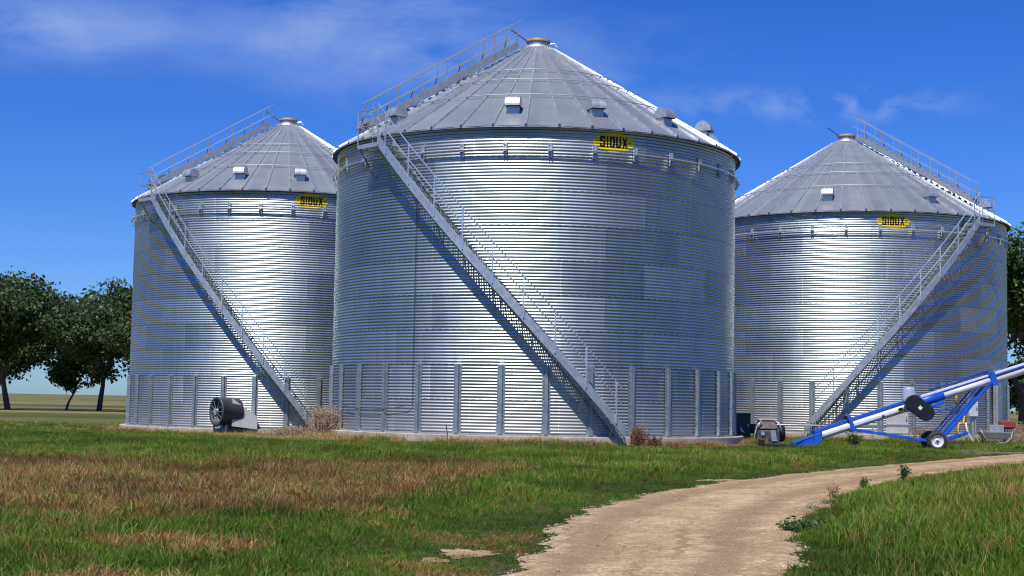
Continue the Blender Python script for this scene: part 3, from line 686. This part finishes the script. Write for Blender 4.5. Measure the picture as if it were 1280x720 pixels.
# ------------------------------------------------------------------ machinery beside the auger inlet
eng = empty('power_unit', (9.15, 51.6, 0)); tag(eng, 'small engine power unit under a brown cover at the foot of the auger', 'engine')
mb = MB(); mb.box(0, 0, .30, .80, .7, .45); mb.box(.05, -.36, .34, .42, .04, .32); mb.build('engine_block', M['dark_steel'], eng, bevel=.02)
mb = MB(); mb.hexa([(-.38, -.33, .56), (.36, -.33, .56), (.36, .33, .56), (-.38, .33, .56), (-.28, -.25, .86), (.28, -.25, .86), (.28, .25, .86), (-.28, .25, .86)]); mb.build('cover', M['brown_tin'], eng, bevel=.03)
mb = MB(); mb.box(0, 0, .90, .66, .58, .05); mb.build('lid', M['grey_box'], eng, bevel=.01)
mb = MB(); mb.tube([(-.46, -.4, .0), (-.50, -.4, .35), (-.40, -.4, .68), (-.25, -.38, .86)], .025, 8); mb.tube([(.46, -.4, .45), (.38, -.38, .75), (.25, -.3, .86)], .03, 8); mb.build('hose', M['galv_bright'], eng, True)
mb = MB(); mb.lathe([(.0, .16), (.26, .16), (.30, .10), (.30, -.10), (.26, -.16), (.0, -.16)], 28, (.46, 0, .42), (1, 0, 0)); mb.build('flywheel', M['black'], eng, True)
mb = MB(); mb.lathe([(.0, .06), (.07, .06), (.08, 0)], 20, (-.2, -.36, .40), (0, -1, 0)); mb.build('pulley', M['galv_dull'], eng)
mb = MB(); mb.hexa([(.12, -.40, .14), (.30, -.40, .14), (.30, -.35, .14), (.12, -.35, .14), (.06, -.40, .52), (.24, -.40, .52), (.24, -.35, .52), (.06, -.35, .52)]); mb.build('bracket', M['galv'], eng)
mb = MB()
for x in (-.33, .33): mb.box(x, 0, .04, .08, .9, .08)
mb.box(0, 0, .09, 1.1, .6, .03); mb.build('skid', M['wood'], eng)

cab = empty('control_cabinet', (9.35, 58.3, 0)); tag(cab, 'dark green steel cabinet standing between the nearest bin and the right bin', 'cabinet')
mb = MB(); mb.box(0, 0, .58, .62, .42, .98); mb.build('body', M['green'], cab, bevel=.015)
mb = MB(); mb.box(0, -.222, .58, .52, .02, .86); d_ = mb.build('door', M['green'], cab, bevel=.006)
mb = MB(); mb.box(.2, -.245, .58, .03, .03, .12); mb.build('handle', M['galv_bright'], d_)
mb = MB(); mb.add([(-.1, -.236, .35), (.08, -.236, .28), (-.1, -.236, .55)], [(0, 1, 2)]); mb.build('decal', M['white'], d_)
mb = MB()
for x in (-.26, .26): mb.box(x, 0, .05, .06, .4, .1)
mb.build('foot', M['dark_steel'], cab)
tk = empty('fuel_tank', (10.35, 59.2, 0)); tag(tk, 'low dark green drum lying on a cradle beside the green cabinet', 'tank')
mb = MB(); mb.lathe([(.0, .62), (.16, .60), (.20, .55), (.20, -.55), (.16, -.60), (.0, -.62)], 24, (0, 0, .45), (1, 0, 0)); mb.build('tank', M['green'], tk, True)
mb = MB(); mb.box(-.35, 0, .13, .06, .36, .26); mb.box(.35, 0, .13, .06, .36, .26); mb.build('cradle', M['dark_steel'], tk)
mb = MB(); mb.tube([(.1, 0, .62), (.1, 0, .74)], .03, 8); mb.build('filler_neck', M['galv_bright'], tk)

# gas riser with yellow pipework
g = empty('gas_riser', (18.0, 58.4, 0)); tag(g, 'yellow gas riser with a regulator in front of the right bin', 'gas pipe')
mb = MB(); mb.tube([(0, 0, 2.15), (0, 0, 1.55)], .05, 10); mb.tube([(.32, 0, 1.25), (.30, 0, .85), (.10, 0, .80), (.05, 0, .5), (.28, 0, .2), (.3, 0, 0)], .045, 10); mb.tube([(.0, 0, 1.35), (.1, 0, 1.1), (.30, 0, 1.05)], .04, 8); mb.tube([(-.14, 0, .82), (.5, 0, .82)], .04, 8); mb.build('pipe', M['yellow_pipe'], g, True)
mb = MB(); mb.lathe([(.0, .09), (.16, .06), (.19, 0), (.16, -.06), (0, -.09)], 20, (.0, 0, 1.42), (.3, -1, .2)); mb.box(-.12, 0, 1.25, .22, .2, .22); mb.build('regulator', M['dark_steel'], g, False, .01)
mb = MB(); mb.tube([(.36, -.05, .85), (.42, -.05, .5), (.60, -.05, .2), (.66, -.05, 0)], .035, 8); mb.build('valve_hose', M['white'], g, True)
mb = MB(); mb.tube([(.12, .1, 0), (.12, .1, 1.3)], .03, 8); mb.build('stand', M['galv_dull'], g)
bx = empty('electrical_box', (18.8, 58.8, 0)); tag(bx, 'pale grey electrical box on a steel post beside the yellow gas riser', 'electrical box')
mb = MB(); mb.box(0, 0, 1.42, .36, .2, .62); mb.build('enclosure', M['grey_box'], bx, bevel=.015)
mb = MB(); mb.box(0, .06, .8, .07, .07, 1.6); mb.tube([(.1, 0, 1.1), (.1, 0, .3), (.25, -.1, 0)], .025, 8); mb.build('post', M['galv_dull'], bx)
mb = MB(); mb.box(.12, -.112, 1.42, .03, .03, .1); mb.build('latch', M['dark_steel'], bx)
# steel trough with hoses on the right
tr = empty('steel_trough', (19.6, 58.6, 0)); tr.scale = (.62, .7, .8); tag(tr, 'grey sheet steel trough with bent hoses at the foot of the right bin', 'trough')
mb = MB(); mb.hexa([(-.75, -.25, .28), (.75, -.25, .28), (.75, .3, .28), (-.75, .3, .28), (-1.0, -.4, .62), (1.0, -.4, .62), (1.0, .45, .62), (-1.0, .45, .62)]); mb.box(.1, 0, .80, .9, .4, .36); mb.build('trough', M['galv_dull'], tr, bevel=.02)
mb = MB(); mb.tube([(-1.1, -.5, .75), (-.9, -.55, .42), (-.6, -.6, .05)], .03, 8); mb.tube([(1.0, -.5, .72), (.85, -.6, .32), (.45, -.6, .08), (.0, -.6, .12)], .03, 8); mb.build('hose', M['galv_dull'], tr, True)
mb = MB()
for x in (-.7, .7):
    for y in (-.2, .25): mb.box(x, y, .15, .06, .06, .3)
mb.build('leg', M['dark_steel'], tr)
rd = empty('red_pump', (21.2, 61.8, 0)); tag(rd, 'small faded red pump beside the tree at the right edge of the picture', 'pump')
mb = MB(); mb.box(0, 0, .78, .62, .45, .30); mb.build('cover', M['red'], rd, bevel=.04)
mb = MB(); mb.lathe([(0, .2), (.15, .18), (.15, -.18), (0, -.2)], 20, (.05, -.05, .52), (1, 0, 0)); mb.box(0, 0, .34, .5, .4, .2); mb.build('pump_body', M['dark_steel'], rd, bevel=.02)
mb = MB()
for x in (-.22, .22):
    for y in (-.15, .15): mb.box(x, y, .14, .05, .05, .28)
mb.build('leg', M['dark_steel'], rd)
cn = empty('steel_can', (22.0, 61.4, 0)); tag(cn, 'upright grey steel can standing beside the small red pump', 'can')
mb = MB(); mb.lathe([(.0, .02), (.17, .02), (.18, .05), (.18, .72), (.12, .84), (.10, .92), (.12, .95), (0, .95)], 28); mb.build('can', M['galv'], cn, True)
mb = MB(); mb.tube([(-.14, 0, .78), (-.2, 0, .92), (0, 0, 1.05), (.2, 0, .92), (.14, 0, .78)], .012, 6); mb.build('handle', M['galv_bright'], cn, True)
# horizontal cable line on stakes before the right bin
ln = empty('cable_line', (12, 60.9, 0)); tag(ln, 'thin pale pipe running level on short stakes in front of the right bin', 'pipe')
mb = MB(); mb.tube([(-2.7, .6, .62), (-1.4, .2, .60), (1, .0, .60), (5.5, .4, .62)], .028, 8); mb.build('pipe', M['galv_bright'], ln, True)
for x, y in ((-1.4, .2), (1, 0), (3.3, .2), (5.4, .4)):
    mb = MB(); mb.box(x, y, .28, .05, .05, .66); mb.build('stake', M['galv_dull'], ln)
# planks and blocks by the track
pk = empty('timber_plank', (15.1, 44.6, 0)); mb = MB(); mb.bar((-1.0, -.2, .045), (2.3, .9, .05), .24, .06); mb.build('plank', M['wood'], pk, bevel=.006); tag(pk, 'long weathered plank lying along the far edge of the dirt track', 'plank')
mb = MB(); mb.bar((-.9, .12, .03), (2.2, 1.12, .03), .10, .05); mb.build('batten', M['wood'], pk)
for k, (x, lab) in enumerate(((13.75, 'hollow concrete block at the left end of the plank, farther left of the two blocks'), (14.15, 'hollow concrete block touching the plank end, nearer to the plank of the two blocks'))):
    mb = MB(); b_ = empty('concrete_block', (x, 43.9 + .15 * k, 0), .3)
    mb.box(0, .09, .07, .26, .03, .13); mb.box(0, -.09, .07, .26, .03, .13)
    for xx in (-.115, 0, .115): mb.box(xx, 0, .07, .028, .15, .13)
    mb.box(0, 0, .012, .25, .17, .02); mb.build('block', M['wood'], b_, bevel=.006); tag(b_, lab, 'block', 'concrete blocks by the plank')
# steel rod stake by the nearest bin's footing
mb = MB(); mb.tube([(0, 0, -.05), (.02, 0, .35), (-.03, .02, .62)], .018, 6); o = mb.build('marker_stake', M['dark_steel'], loc=(-1.95, 45.2, 0)); tag(o, 'thin rusty marker stake leaning in the grass before the nearest bin', 'stake')

# ------------------------------------------------------------------ trees
def tree(loc, h, crown_r, nleaf, lsize, leafm, label, seed, base=.28, group=None, spread=1.0):
    rg_ = random.Random(seed); root = empty('tree', loc); tag(root, label, 'tree', group)
    mb = MB(); tips = []
    def limb(p, d, ln_, r, depth):
        n = 4; pts = [p.copy()]
        for k in range(n):
            d = (d + Vector((rg_.gauss(0, .16), rg_.gauss(0, .16), rg_.gauss(.03, .08)))).normalized(); pts.append(pts[-1] + d * ln_ / n)
        mb.tube(pts, r, 7 if depth < 2 else 5, cap=False, r2=r * .55)
        if depth >= 1: tips.append((pts[-1], depth)); tips.append((pts[2], depth))
        if depth < 3:
            for k in range(rg_.choice((3, 3, 4)) if depth else 5):
                q = pts[rg_.choice((2, 3, 4, 4))]; a = rg_.uniform(0, 2 * PI); up = rg_.uniform(.15, 1.0)
                nd_ = (Vector((math.cos(a) * spread, math.sin(a) * spread, up)) * .8 + d * .7).normalized()
                limb(q, nd_, ln_ * rg_.uniform(.55, .8), r * .5, depth + 1)
    th = h * base
    limb(Vector((0, 0, -.2)), Vector((rg_.uniform(-.08, .08), 0, 1)), h * .42, h * .022, 0)
    mb.build('trunk', M['bark'], root, True)
    T = np.array([list(t[0]) for t in tips]); T = T[T[:, 2] > th]
    T[:, 2] *= h * .93 / T[:, 2].max(); rad = np.hypot(T[:, 0], T[:, 1]); k_ = crown_r / np.percentile(rad, 92); T[:, :2] *= k_
    r_ = np.random.default_rng(seed); idx = r_.integers(0, len(T), nleaf)
    P_ = T[idx] + r_.normal(0, 1, (nleaf, 3)) * np.array([.085, .085, .055]) * h * .62
    P_ = P_[P_[:, 2] > th * (.75 + .55 * np.sin(P_[:, 0] * 1.1 + seed) * np.cos(P_[:, 1] * .9))]; n = len(P_)
    u = r_.normal(0, 1, (n, 3)); u /= np.linalg.norm(u, axis=1)[:, None]; w = r_.normal(0, 1, (n, 3)); w -= (w * u).sum(1)[:, None] * u; w /= np.linalg.norm(w, axis=1)[:, None]
    s = lsize * r_.uniform(.6, 1.4, (n, 1)); a_, b_ = u * s, w * s * .6
    V = np.stack([P_ - a_, P_ + b_, P_ + a_, P_ - b_], 1).reshape(-1, 3); F = np.arange(4 * n).reshape(-1, 4)
    link('crown', np_mesh('crown', V, F, leafm), root)
    return root
tree((28.2, 80, 0), 11.6, 5.6, 40000, .13, M['leaf'], 'dark green cottonwood rising just beyond the right bin, nearest tree at the right edge', 5, .16)
tree((33.5, 92, 0), 13, 5.5, 14000, .17, M['leaf'], 'second leafy tree standing behind the cottonwood at the right edge', 9, .15)
tree((25.7, 84, 0), 5.2, 2.2, 6000, .11, M['leaf'], 'low leafy tree hard against the far side of the right bin', 14, .05)
FT = [(-50.5, 146, 14.5, 5.2, 'leftmost dark tree, forked trunk, far across the field', 21), (-42.5, 150, 13.5, 6.0, 'broad tree in the shelter belt between the leftmost tree and the two closer crowns', 22), (-35.5, 143, 13., 5.4, 'tree with a rounded crown in the middle of the shelter belt', 23),
      (-29.0, 150, 11.5, 5.0, 'shorter tree of the shelter belt showing just left of the left bin', 24), (-57.5, 160, 13, 6, 'tree at the far left border of the picture behind the forked one', 25), (-39, 156, 14, 6, 'tallest tree at the back of the shelter belt, rising above its middle', 27), (-24, 152, 9.5, 4.6, 'lowest tree of the shelter belt, half behind the left bin', 26)]
for x, y, h, cr, lab, sd in FT:
    tree((x, y, float(hgt(x, y))), h, cr * 1.3, 20000, .22, M['leaf_far'], lab, sd, .26, 'shelter belt trees far left')

tree((31.2, 86, 0), 4.6, 2.6, 9000, .11, M['leaf'], 'low bushy tree filling the space under the cottonwood at the right edge', 41, .03)
for x, y, h, cr, lab, sd in ((-46.5, 152, 6.5, 3.6, 'low bushy tree under the gap between the two nearest shelter belt crowns', 42), (-33.2, 155, 6., 3.4, 'low bushy tree against the left edge of the left bin', 43), (-55., 150, 5.5, 3.2, 'low bushy tree at the far left border of the picture', 44)):
    tree((x, y, float(hgt(x, y))), h, cr, 7000, .2, M['leaf_far'], lab, sd, .03, 'shelter belt trees far left')

# ------------------------------------------------------------------ weeds
def weed(loc, h, r, n, m, label, name='weed', seed=1, droop=.3, leaf=.03, cat='weed', group=None, base=.12):
    rw = random.Random(seed); mb = MB()
    for k in range(n):
        a = rw.uniform(0, 2 * PI); hh = h * rw.uniform(.5, 1.05); rr = r * rw.uniform(.1, 1)
        p0 = Vector((rw.gauss(0, r * base), rw.gauss(0, r * base), 0)); p2 = p0 + Vector((math.cos(a) * rr, math.sin(a) * rr, hh)); p1 = (p0 + p2) / 2 + Vector((0, 0, hh * droop * .4))
        mb.tube([p0, p1, p2], .006, 3, cap=False, r2=.002)
        for j in range(14):
            f = rw.uniform(.05 if base > .3 else .25, 1); q = p0.lerp(p1, f * 2) if f < .5 else p1.lerp(p2, f * 2 - 1); q = q + Vector((rw.gauss(0, .03), rw.gauss(0, .03), rw.gauss(0, .03)))
            u = Vector((rw.gauss(0, 1), rw.gauss(0, 1), rw.gauss(0, 1))).normalized() * leaf * rw.uniform(.5, 1.4); w = u.cross(Vector((rw.gauss(0, 1), rw.gauss(0, 1), rw.gauss(0, 1)))).normalized() * leaf * .35
            mb.add([q - u, q + w, q + u, q - w], [(0, 1, 2, 3)])
    o = mb.build(name, m, loc=loc); tag(o, label, cat, group); return o
weed((-6.35, 50.2, -.03), 1.1, .5, 380, M['weed_dry'], 'big pale dried tumbleweed bush between the left and nearest bins', 'dry_bush', 1, .6, .04, 'bush', None, .5)
weed((-7.5, 50.8, -.05), .42, .7, 200, M['weed_dry'], 'low straw coloured bush left of the big dried tumbleweed', 'dry_bush', 2, .5, .035, 'bush', None, .6)
weed((4.05, 45.5, 0), .62, .26, 110, M['weed_rust'], 'rusty brown weed at the foot of the nearest stair', 'dry_weed', 3, .4, .035, 'weed', None, .45)
weed((4.5, 45.6, 0), .35, .2, 40, M['weed_rust'], 'smaller brown weed right beside the rusty one at the stair foot', 'dry_weed', 4, .4, .035, 'weed', None, .5)
weed((12.0, 50.5, 0), .45, .3, 50, M['weed_green'], 'dark green weed under the auger tube near the inlet', 'weed', 5, .3, .05)
weed((7.3, 26.9, 0), .30, .12, 20, M['weed_green'], 'taller leafy weed at the near edge of the track, right of the thin one', 'weed', 6, .3, .035)
weed((5.95, 24.4, 0), .17, .08, 10, M['weed_green'], 'thin weed at the near edge of the track, between two others', 'weed', 7, .3, .03)
weed((4.8, 21.5, 0), .30, .22, 9, M['weed_rust'], 'sparse brown stalks at the bend on the right side of the track', 'weed', 8, .3, .02)
weed((22.4, 63.0, 0), .9, .6, 160, M['weed_dry'], 'straw coloured tall weeds around the red pump and steel can', 'dry_weed', 31, .4, .04, 'weed', None, .6)
weed((20.6, 60.4, 0), .55, .7, 120, M['weed_dry'], 'low straw coloured weeds between the trough and the red pump', 'dry_weed', 32, .4, .04, 'weed', None, .6)
weed((17.2, 59.6, 0), .6, .5, 90, M['weed_rust'], 'brown weeds below the yellow gas riser', 'dry_weed', 33, .4, .04, 'weed', None, .6)
weed((12.5, 33.0, 0), .5, .22, 20, M['weed_rust'], 'brown seed stalks near the right edge above the green verge', 'weed', 9, .3, .02)
weed((3.15, 15.6, 0), .12, .26, 45, M['weed_green'], 'flat green weed spreading onto the track at its right edge', 'weed', 10, .1, .035)

# ------------------------------------------------------------------ grass (uncountable: one object of scattered tufts)
def grass_material():
    m, t, p = mat('meadow_grass_blades')
    dry = nd(t, 'ShaderNodeAttribute', attribute_name='dry', attribute_type='INSTANCER')
    tint = nd(t, 'ShaderNodeAttribute', attribute_name='tint', attribute_type='INSTANCER')
    g_ = nd(t, 'ShaderNodeNewGeometry'); rn = g_.outputs['Random Per Island']
    v = math_(t, 'ADD', math_(t, 'MULTIPLY', tint.outputs['Fac'], .6), math_(t, 'MULTIPLY', rn, .4))
    green = ramp(t, v, [(.1, (.042, .088, .006)), (.5, (.115, .215, .014)), (.9, (.30, .37, .045))])
    brown = ramp(t, v, [(.1, (.13, .055, .018)), (.5, (.31, .150, .046)), (.9, (.54, .33, .11))])
    straw = ramp(t, v, [(.1, (.40, .26, .10)), (.9, (.66, .47, .22))])
    d2 = math_(t, 'ADD', dry.outputs['Fac'], math_(t, 'MULTIPLY', math_(t, 'SUBTRACT', rn, .5), .30))
    f1 = nd(t, 'ShaderNodeMapRange', i={'From Min': .30, 'From Max': .50}); t.links.new(d2, f1.inputs['Value'])
    f2 = nd(t, 'ShaderNodeMapRange', i={'From Min': .75, 'From Max': .95}); t.links.new(d2, f2.inputs['Value'])
    c = mixc(t, f2.outputs[0], mixc(t, f1.outputs[0], green, brown), straw)
    t.links.new(c, p.inputs['Base Color']); p.inputs['Roughness'].default_value = .6; p.inputs['Specular IOR Level'].default_value = .3
    tr = nd(t, 'ShaderNodeBsdfTranslucent'); t.links.new(c, tr.inputs[0])
    ms = nd(t, 'ShaderNodeMixShader', i={0: .3}); t.links.new(p.outputs[0], ms.inputs[1]); t.links.new(tr.outputs[0], ms.inputs[2])
    t.links.new(ms.outputs[0], t.nodes['Material Output'].inputs[0]); return m
M['grass'] = grass_material()
tufts = bpy.data.collections.new('grass_tuft_kinds')
def tuft(k, n, spread_, lean, wid, leafy=False):
    r_ = np.random.default_rng(50 + k); V = []; F = []
    for b in range(n):
        a = r_.uniform(0, 2 * PI); x0, y0_ = r_.normal(0, spread_, 2); hh = r_.uniform(.45, 1.); ln = r_.uniform(.1, lean) * hh; w = wid * r_.uniform(.6, 1.3)
        f = r_.uniform(0, 2 * PI); wx, wy = math.cos(f) * w, math.sin(f) * w; dx, dy = math.cos(a) * ln, math.sin(a) * ln; b0 = len(V)
        for s, q in ((0, 0), (.4, .18), (.75, .55)):
            ww = (1 - s * .55)
            V += [(x0 + dx * q - wx * ww, y0_ + dy * q - wy * ww, hh * s), (x0 + dx * q + wx * ww, y0_ + dy * q + wy * ww, hh * s)]
        V.append((x0 + dx, y0_ + dy, hh * (.96 if not leafy else .8)))
        F += [(b0, b0 + 1, b0 + 3, b0 + 2), (b0 + 2, b0 + 3, b0 + 5, b0 + 4), (b0 + 4, b0 + 5, b0 + 6)]
    me = bpy.data.meshes.new('grass_tuft'); me.from_pydata(V, [], F); me.materials.append(M['grass'])
    o = bpy.data.objects.new('grass_tuft', me); tufts.objects.link(o)
for k in range(5): tuft(k, 34, .34, .75, .022)
for k in range(5, 7): tuft(k, 22, .22, 1.3, .045, True)
tuft(7, 7, .25, .5, .010)

def vnoise(x, y, s, seed):
    r_ = np.random.default_rng(seed); G = r_.random((256, 256)); x = x / s + 97; y = y / s + 51
    xi = np.floor(x).astype(int); yi = np.floor(y).astype(int); fx = x - xi; fy = y - yi; fx = fx * fx * (3 - 2 * fx); fy = fy * fy * (3 - 2 * fy)
    g = lambda i, j: G[i % 256, j % 256]
    return (g(xi, yi) * (1 - fx) + g(xi + 1, yi) * fx) * (1 - fy) + (g(xi, yi + 1) * (1 - fx) + g(xi + 1, yi + 1) * fx) * fy
def fbm(x, y, s, seed): return .5 * vnoise(x, y, s, seed) + .3 * vnoise(x, y, s / 2.3, seed + 1) + .2 * vnoise(x, y, s / 5.1, seed + 2)
X_, Y_ = [], []
for y0_, y1_, dens in ((7, 13, 120), (13, 18, 100), (18, 26, 64), (26, 36, 40), (36, 48, 26), (48, 60, 18), (60, 80, 5)):
    ym = y1_; wl, wr_ = -.40 * ym - 3, .40 * ym + 3; n = int((y1_ - y0_) * (wr_ - wl) * dens)
    X_.append(rng.uniform(wl, wr_, n)); Y_.append(rng.uniform(y0_, y1_, n))
for (cx_, cyy), R_, nn in (((.809, 53.067), 7.3, 1500), ((16.086, 69.22), 7.3, 900), ((-10.878, 68.6), 6.95, 1100)):
    a_ = rng.uniform(-1.7, 1.7, nn); q_ = R_ + .43 + rng.gamma(1.6, .33, nn); X_.append(cx_ + q_ * np.sin(a_)); Y_.append(cyy - q_ * np.cos(a_))
a_ = rng.uniform(0, 6.28, 1300); q_ = rng.uniform(0, 1, 1300) ** .6; X_.append(-7.6 + 2.6 * q_ * np.sin(a_)); Y_.append(50.3 + 2.6 * q_ * np.cos(a_))
gx = np.concatenate(X_); gy = np.concatenate(Y_)
dl = np.interp(gy, ry, el) - gx; dr_ = gx - np.interp(gy, ry, er); d = np.maximum(dl, dr_)      # distance outside the track
jit = fbm(gx, gy, .8, 3) * .5 - .25
keep = d + jit * .7 > .02
for (cx, cy_, ax, ay) in PATCH: keep &= (((gx - cx) / ax) ** 2 + ((gy - cy_) / ay) ** 2 > .75 + jit * 2.6) | (rng.random(len(gx)) < .10)
for (c_, R_) in ((BC, 7.3), (BR, 7.3), (BL, 7.1)): keep &= np.hypot(gx - c_[0], gy - c_[1]) > R_ + .42
gx, gy, d, dl = gx[keep], gy[keep], d[keep], dl[keep]; jit = jit[keep]
left = dl > 0
n1 = fbm(gx, gy, 5.0, 11); n2 = fbm(gx, gy, 1.4, 17); n3 = vnoise(gx, gy, .45, 23)
def sm(a, b, v): q = np.clip((v - a) / (b - a), 0, 1); return q * q * (3 - 2 * q)
# dead brown area on the left between 16 and 35 m
lim = np.interp(gy, [12, 15, 17, 20, 25, 30, 33], [-5, -2.5, -1.2, -.9, .1, .8, .2])
brown = sm(-.3, 1.2, lim - gx + (n2 - .5) * 3.6) * sm(13.6, 16.5, gy + (n2 - .5) * 6) * (1 - sm(27, 34, gy + (n2 - .5) * 9))
brown = brown * (1 - .5 * sm(.55, .68, n1)) * (1 - .6 * sm(.60, .70, n3) * sm(.5, .6, n2))
brownR = sm(.52, .61, n1 + .12 * sm(6, 12, gx)) * (~left) * sm(1.2, 3.2, d) * .75
# straw strips round the footings
dc = np.minimum.reduce([np.hypot(gx - BC[0], gy - BC[1]) - 7.3, np.hypot(gx - BR[0], gy - BR[1]) - 7.3, np.hypot(gx - BL[0], gy - BL[1]) - 7.1])
straw = (1 - sm(.8, 2.0, dc + (n2 - .5) * 2.2)) * (gy > 44)
gap = (np.hypot(gx + 7.2, (gy - 49.5)) < 3.4 + (n2 - .5) * 3) & (gx < -3.6)
near_dry = sm(.57, .66, n2) * sm(13, 17, 30 - gy) * .55 * left
dry = np.clip(.62 * brown + .6 * brownR, 0, .72) ; dry = np.maximum(dry, near_dry); dry = np.maximum(dry, straw * .95); dry = np.where(gap, np.maximum(dry, .92), dry)
dry += .35 * sm(.62, .72, n1) * left * (gy < 30) * .6 + (n3 - .5) * .40 + .10 + np.where(rng.random(len(gx)) < .13, .35, 0) * (1 - .6 * sm(.3, .6, dry))
dry = np.where((dry > .5) & (rng.random(len(gx)) < .22), .15, dry)
edge = 1 - sm(0, 1.0, d)
h = .13 + .09 * n1 + .16 * (n2 - .5) + .05 * (n3 - .5); h = np.where(left & (gy > 35), .13 + .07 * n2, h); h = np.where(~left, h * 1.3 + .07 * sm(1.0, 3, d), h)
h *= np.where(left, 1 - .68 * sm(2.6, .3, d + (n1 - .5) * 1.5), 1 - .62 * edge); h *= rng.uniform(.65, 1.3, len(h)); h = np.clip(h, .05, .6)
h = np.where(left & (gy < 15.5), h * .8, h)
h = np.where((dc < 3.) & (gy > 42), h * .62, h); h = np.where((dc < 1.3) & (n2 > .46), h * 2.3 * rng.uniform(.6, 1.2, len(h)), h)
tintv = np.clip(.5 + (n2 - .5) * 1.5 + (n1 - .5) * .8 - .25 * (edge) + rng.normal(0, .12, len(h)), 0, 1)
kind = np.where(rng.random(len(h)) < .16 + .25 * (n2 > .6), rng.integers(5, 7, len(h)), rng.integers(0, 5, len(h)))
stalk = (rng.random(len(h)) < .03 + .04 * (n2 > .56)) & (edge < .5); kind = np.where(stalk, 7, kind); h = np.where(stalk, h * 1.7, h); dry = np.where(stalk, np.maximum(dry, rng.uniform(.35, 1., len(h))), dry)
gz = hgt(gx, gy) - .01; n = len(gx)
me = bpy.data.meshes.new('grass'); me.vertices.add(n); me.vertices.foreach_set('co', np.stack([gx, gy, gz], -1).astype(np.float32).ravel())
def attr(nm, ty, val, f='value'): a_ = me.attributes.new(nm, ty, 'POINT'); a_.data.foreach_set(f, np.ascontiguousarray(val).ravel())
wide = np.clip(h * 1.15, .12, .28) * rng.uniform(.8, 1.2, n)
attr('dry', 'FLOAT', dry.astype(np.float32)); attr('tint', 'FLOAT', tintv.astype(np.float32)); attr('kind_index', 'INT', kind.astype(np.int32))
attr('size', 'FLOAT_VECTOR', np.stack([wide, wide, h], -1).astype(np.float32), 'vector'); attr('turn', 'FLOAT_VECTOR', np.stack([rng.normal(0, .10, n), rng.normal(0, .10, n), rng.uniform(0, 6.28, n)], -1).astype(np.float32), 'vector')
me.update(); go = bpy.data.objects.new('grass', me); COL.objects.link(go); tag(go, 'green and brown meadow grass on both sides of the track', 'grass', kind='stuff')
ng = bpy.data.node_groups.new('scatter_tufts', 'GeometryNodeTree'); ng.interface.new_socket('Geometry', in_out='INPUT', socket_type='NodeSocketGeometry'); ng.interface.new_socket('Geometry', in_out='OUTPUT', socket_type='NodeSocketGeometry')
gi = ng.nodes.new('NodeGroupInput'); g_o = ng.nodes.new('NodeGroupOutput'); mp_ = ng.nodes.new('GeometryNodeMeshToPoints'); ip = ng.nodes.new('GeometryNodeInstanceOnPoints'); ci = ng.nodes.new('GeometryNodeCollectionInfo')
ci.inputs['Collection'].default_value = tufts; ci.inputs['Separate Children'].default_value = True; ci.inputs['Reset Children'].default_value = True
def na(nm, ty):
    q = ng.nodes.new('GeometryNodeInputNamedAttribute'); q.data_type = ty; q.inputs['Name'].default_value = nm; return q.outputs['Attribute']
ng.links.new(gi.outputs[0], mp_.inputs[0]); ng.links.new(mp_.outputs[0], ip.inputs['Points']); ng.links.new(ci.outputs[0], ip.inputs['Instance']); ip.inputs['Pick Instance'].default_value = True
ng.links.new(na('kind_index', 'INT'), ip.inputs['Instance Index']); ng.links.new(na('size', 'FLOAT_VECTOR'), ip.inputs['Scale'])
er2 = ng.nodes.new('FunctionNodeEulerToRotation'); ng.links.new(na('turn', 'FLOAT_VECTOR'), er2.inputs[0]); ng.links.new(er2.outputs[0], ip.inputs['Rotation'])
ng.links.new(ip.outputs[0], g_o.inputs[0])
md = go.modifiers.new('scatter', 'NODES'); md.node_group = ng

# loose stones on the track, one object
n = 9000; sy = np.concatenate([rng.uniform(9, 22, 6500), rng.uniform(22, 45, n - 6500)]); u_ = rng.random(n); u_ = np.where(rng.random(n) < .5, u_, np.where(rng.random(n) < .5, u_ ** 3 * .5, 1 - u_ ** 3 * .5))
sx_ = np.interp(sy, ry, el) * (1 - u_) + np.interp(sy, ry, er) * u_; sz_ = hgt(sx_, sy) + .03
base = np.array([(1, 0, 0), (0, 1, 0), (-1, 0, 0), (0, -1, 0), (0, 0, .8), (0, 0, -.8)]); ff = np.array([(0, 1, 4), (1, 2, 4), (2, 3, 4), (3, 0, 4), (1, 0, 5), (2, 1, 5), (3, 2, 5), (0, 3, 5)])
s_ = rng.uniform(.003, .008, (n, 1, 1)) * (1 + (rng.random((n, 1, 1)) < .02) * 1.); V = base[None] * s_ * rng.uniform(.6, 1.4, (n, 6, 3)) + np.stack([sx_, sy, sz_], -1)[:, None]
F = (np.arange(n) * 6)[:, None, None] + ff[None]
tag(link('gravel', np_mesh('gravel', V.reshape(-1, 3), F.reshape(-1, 3), M['stone'])), 'loose pale gravel scattered on the dirt track', 'gravel', kind='stuff')
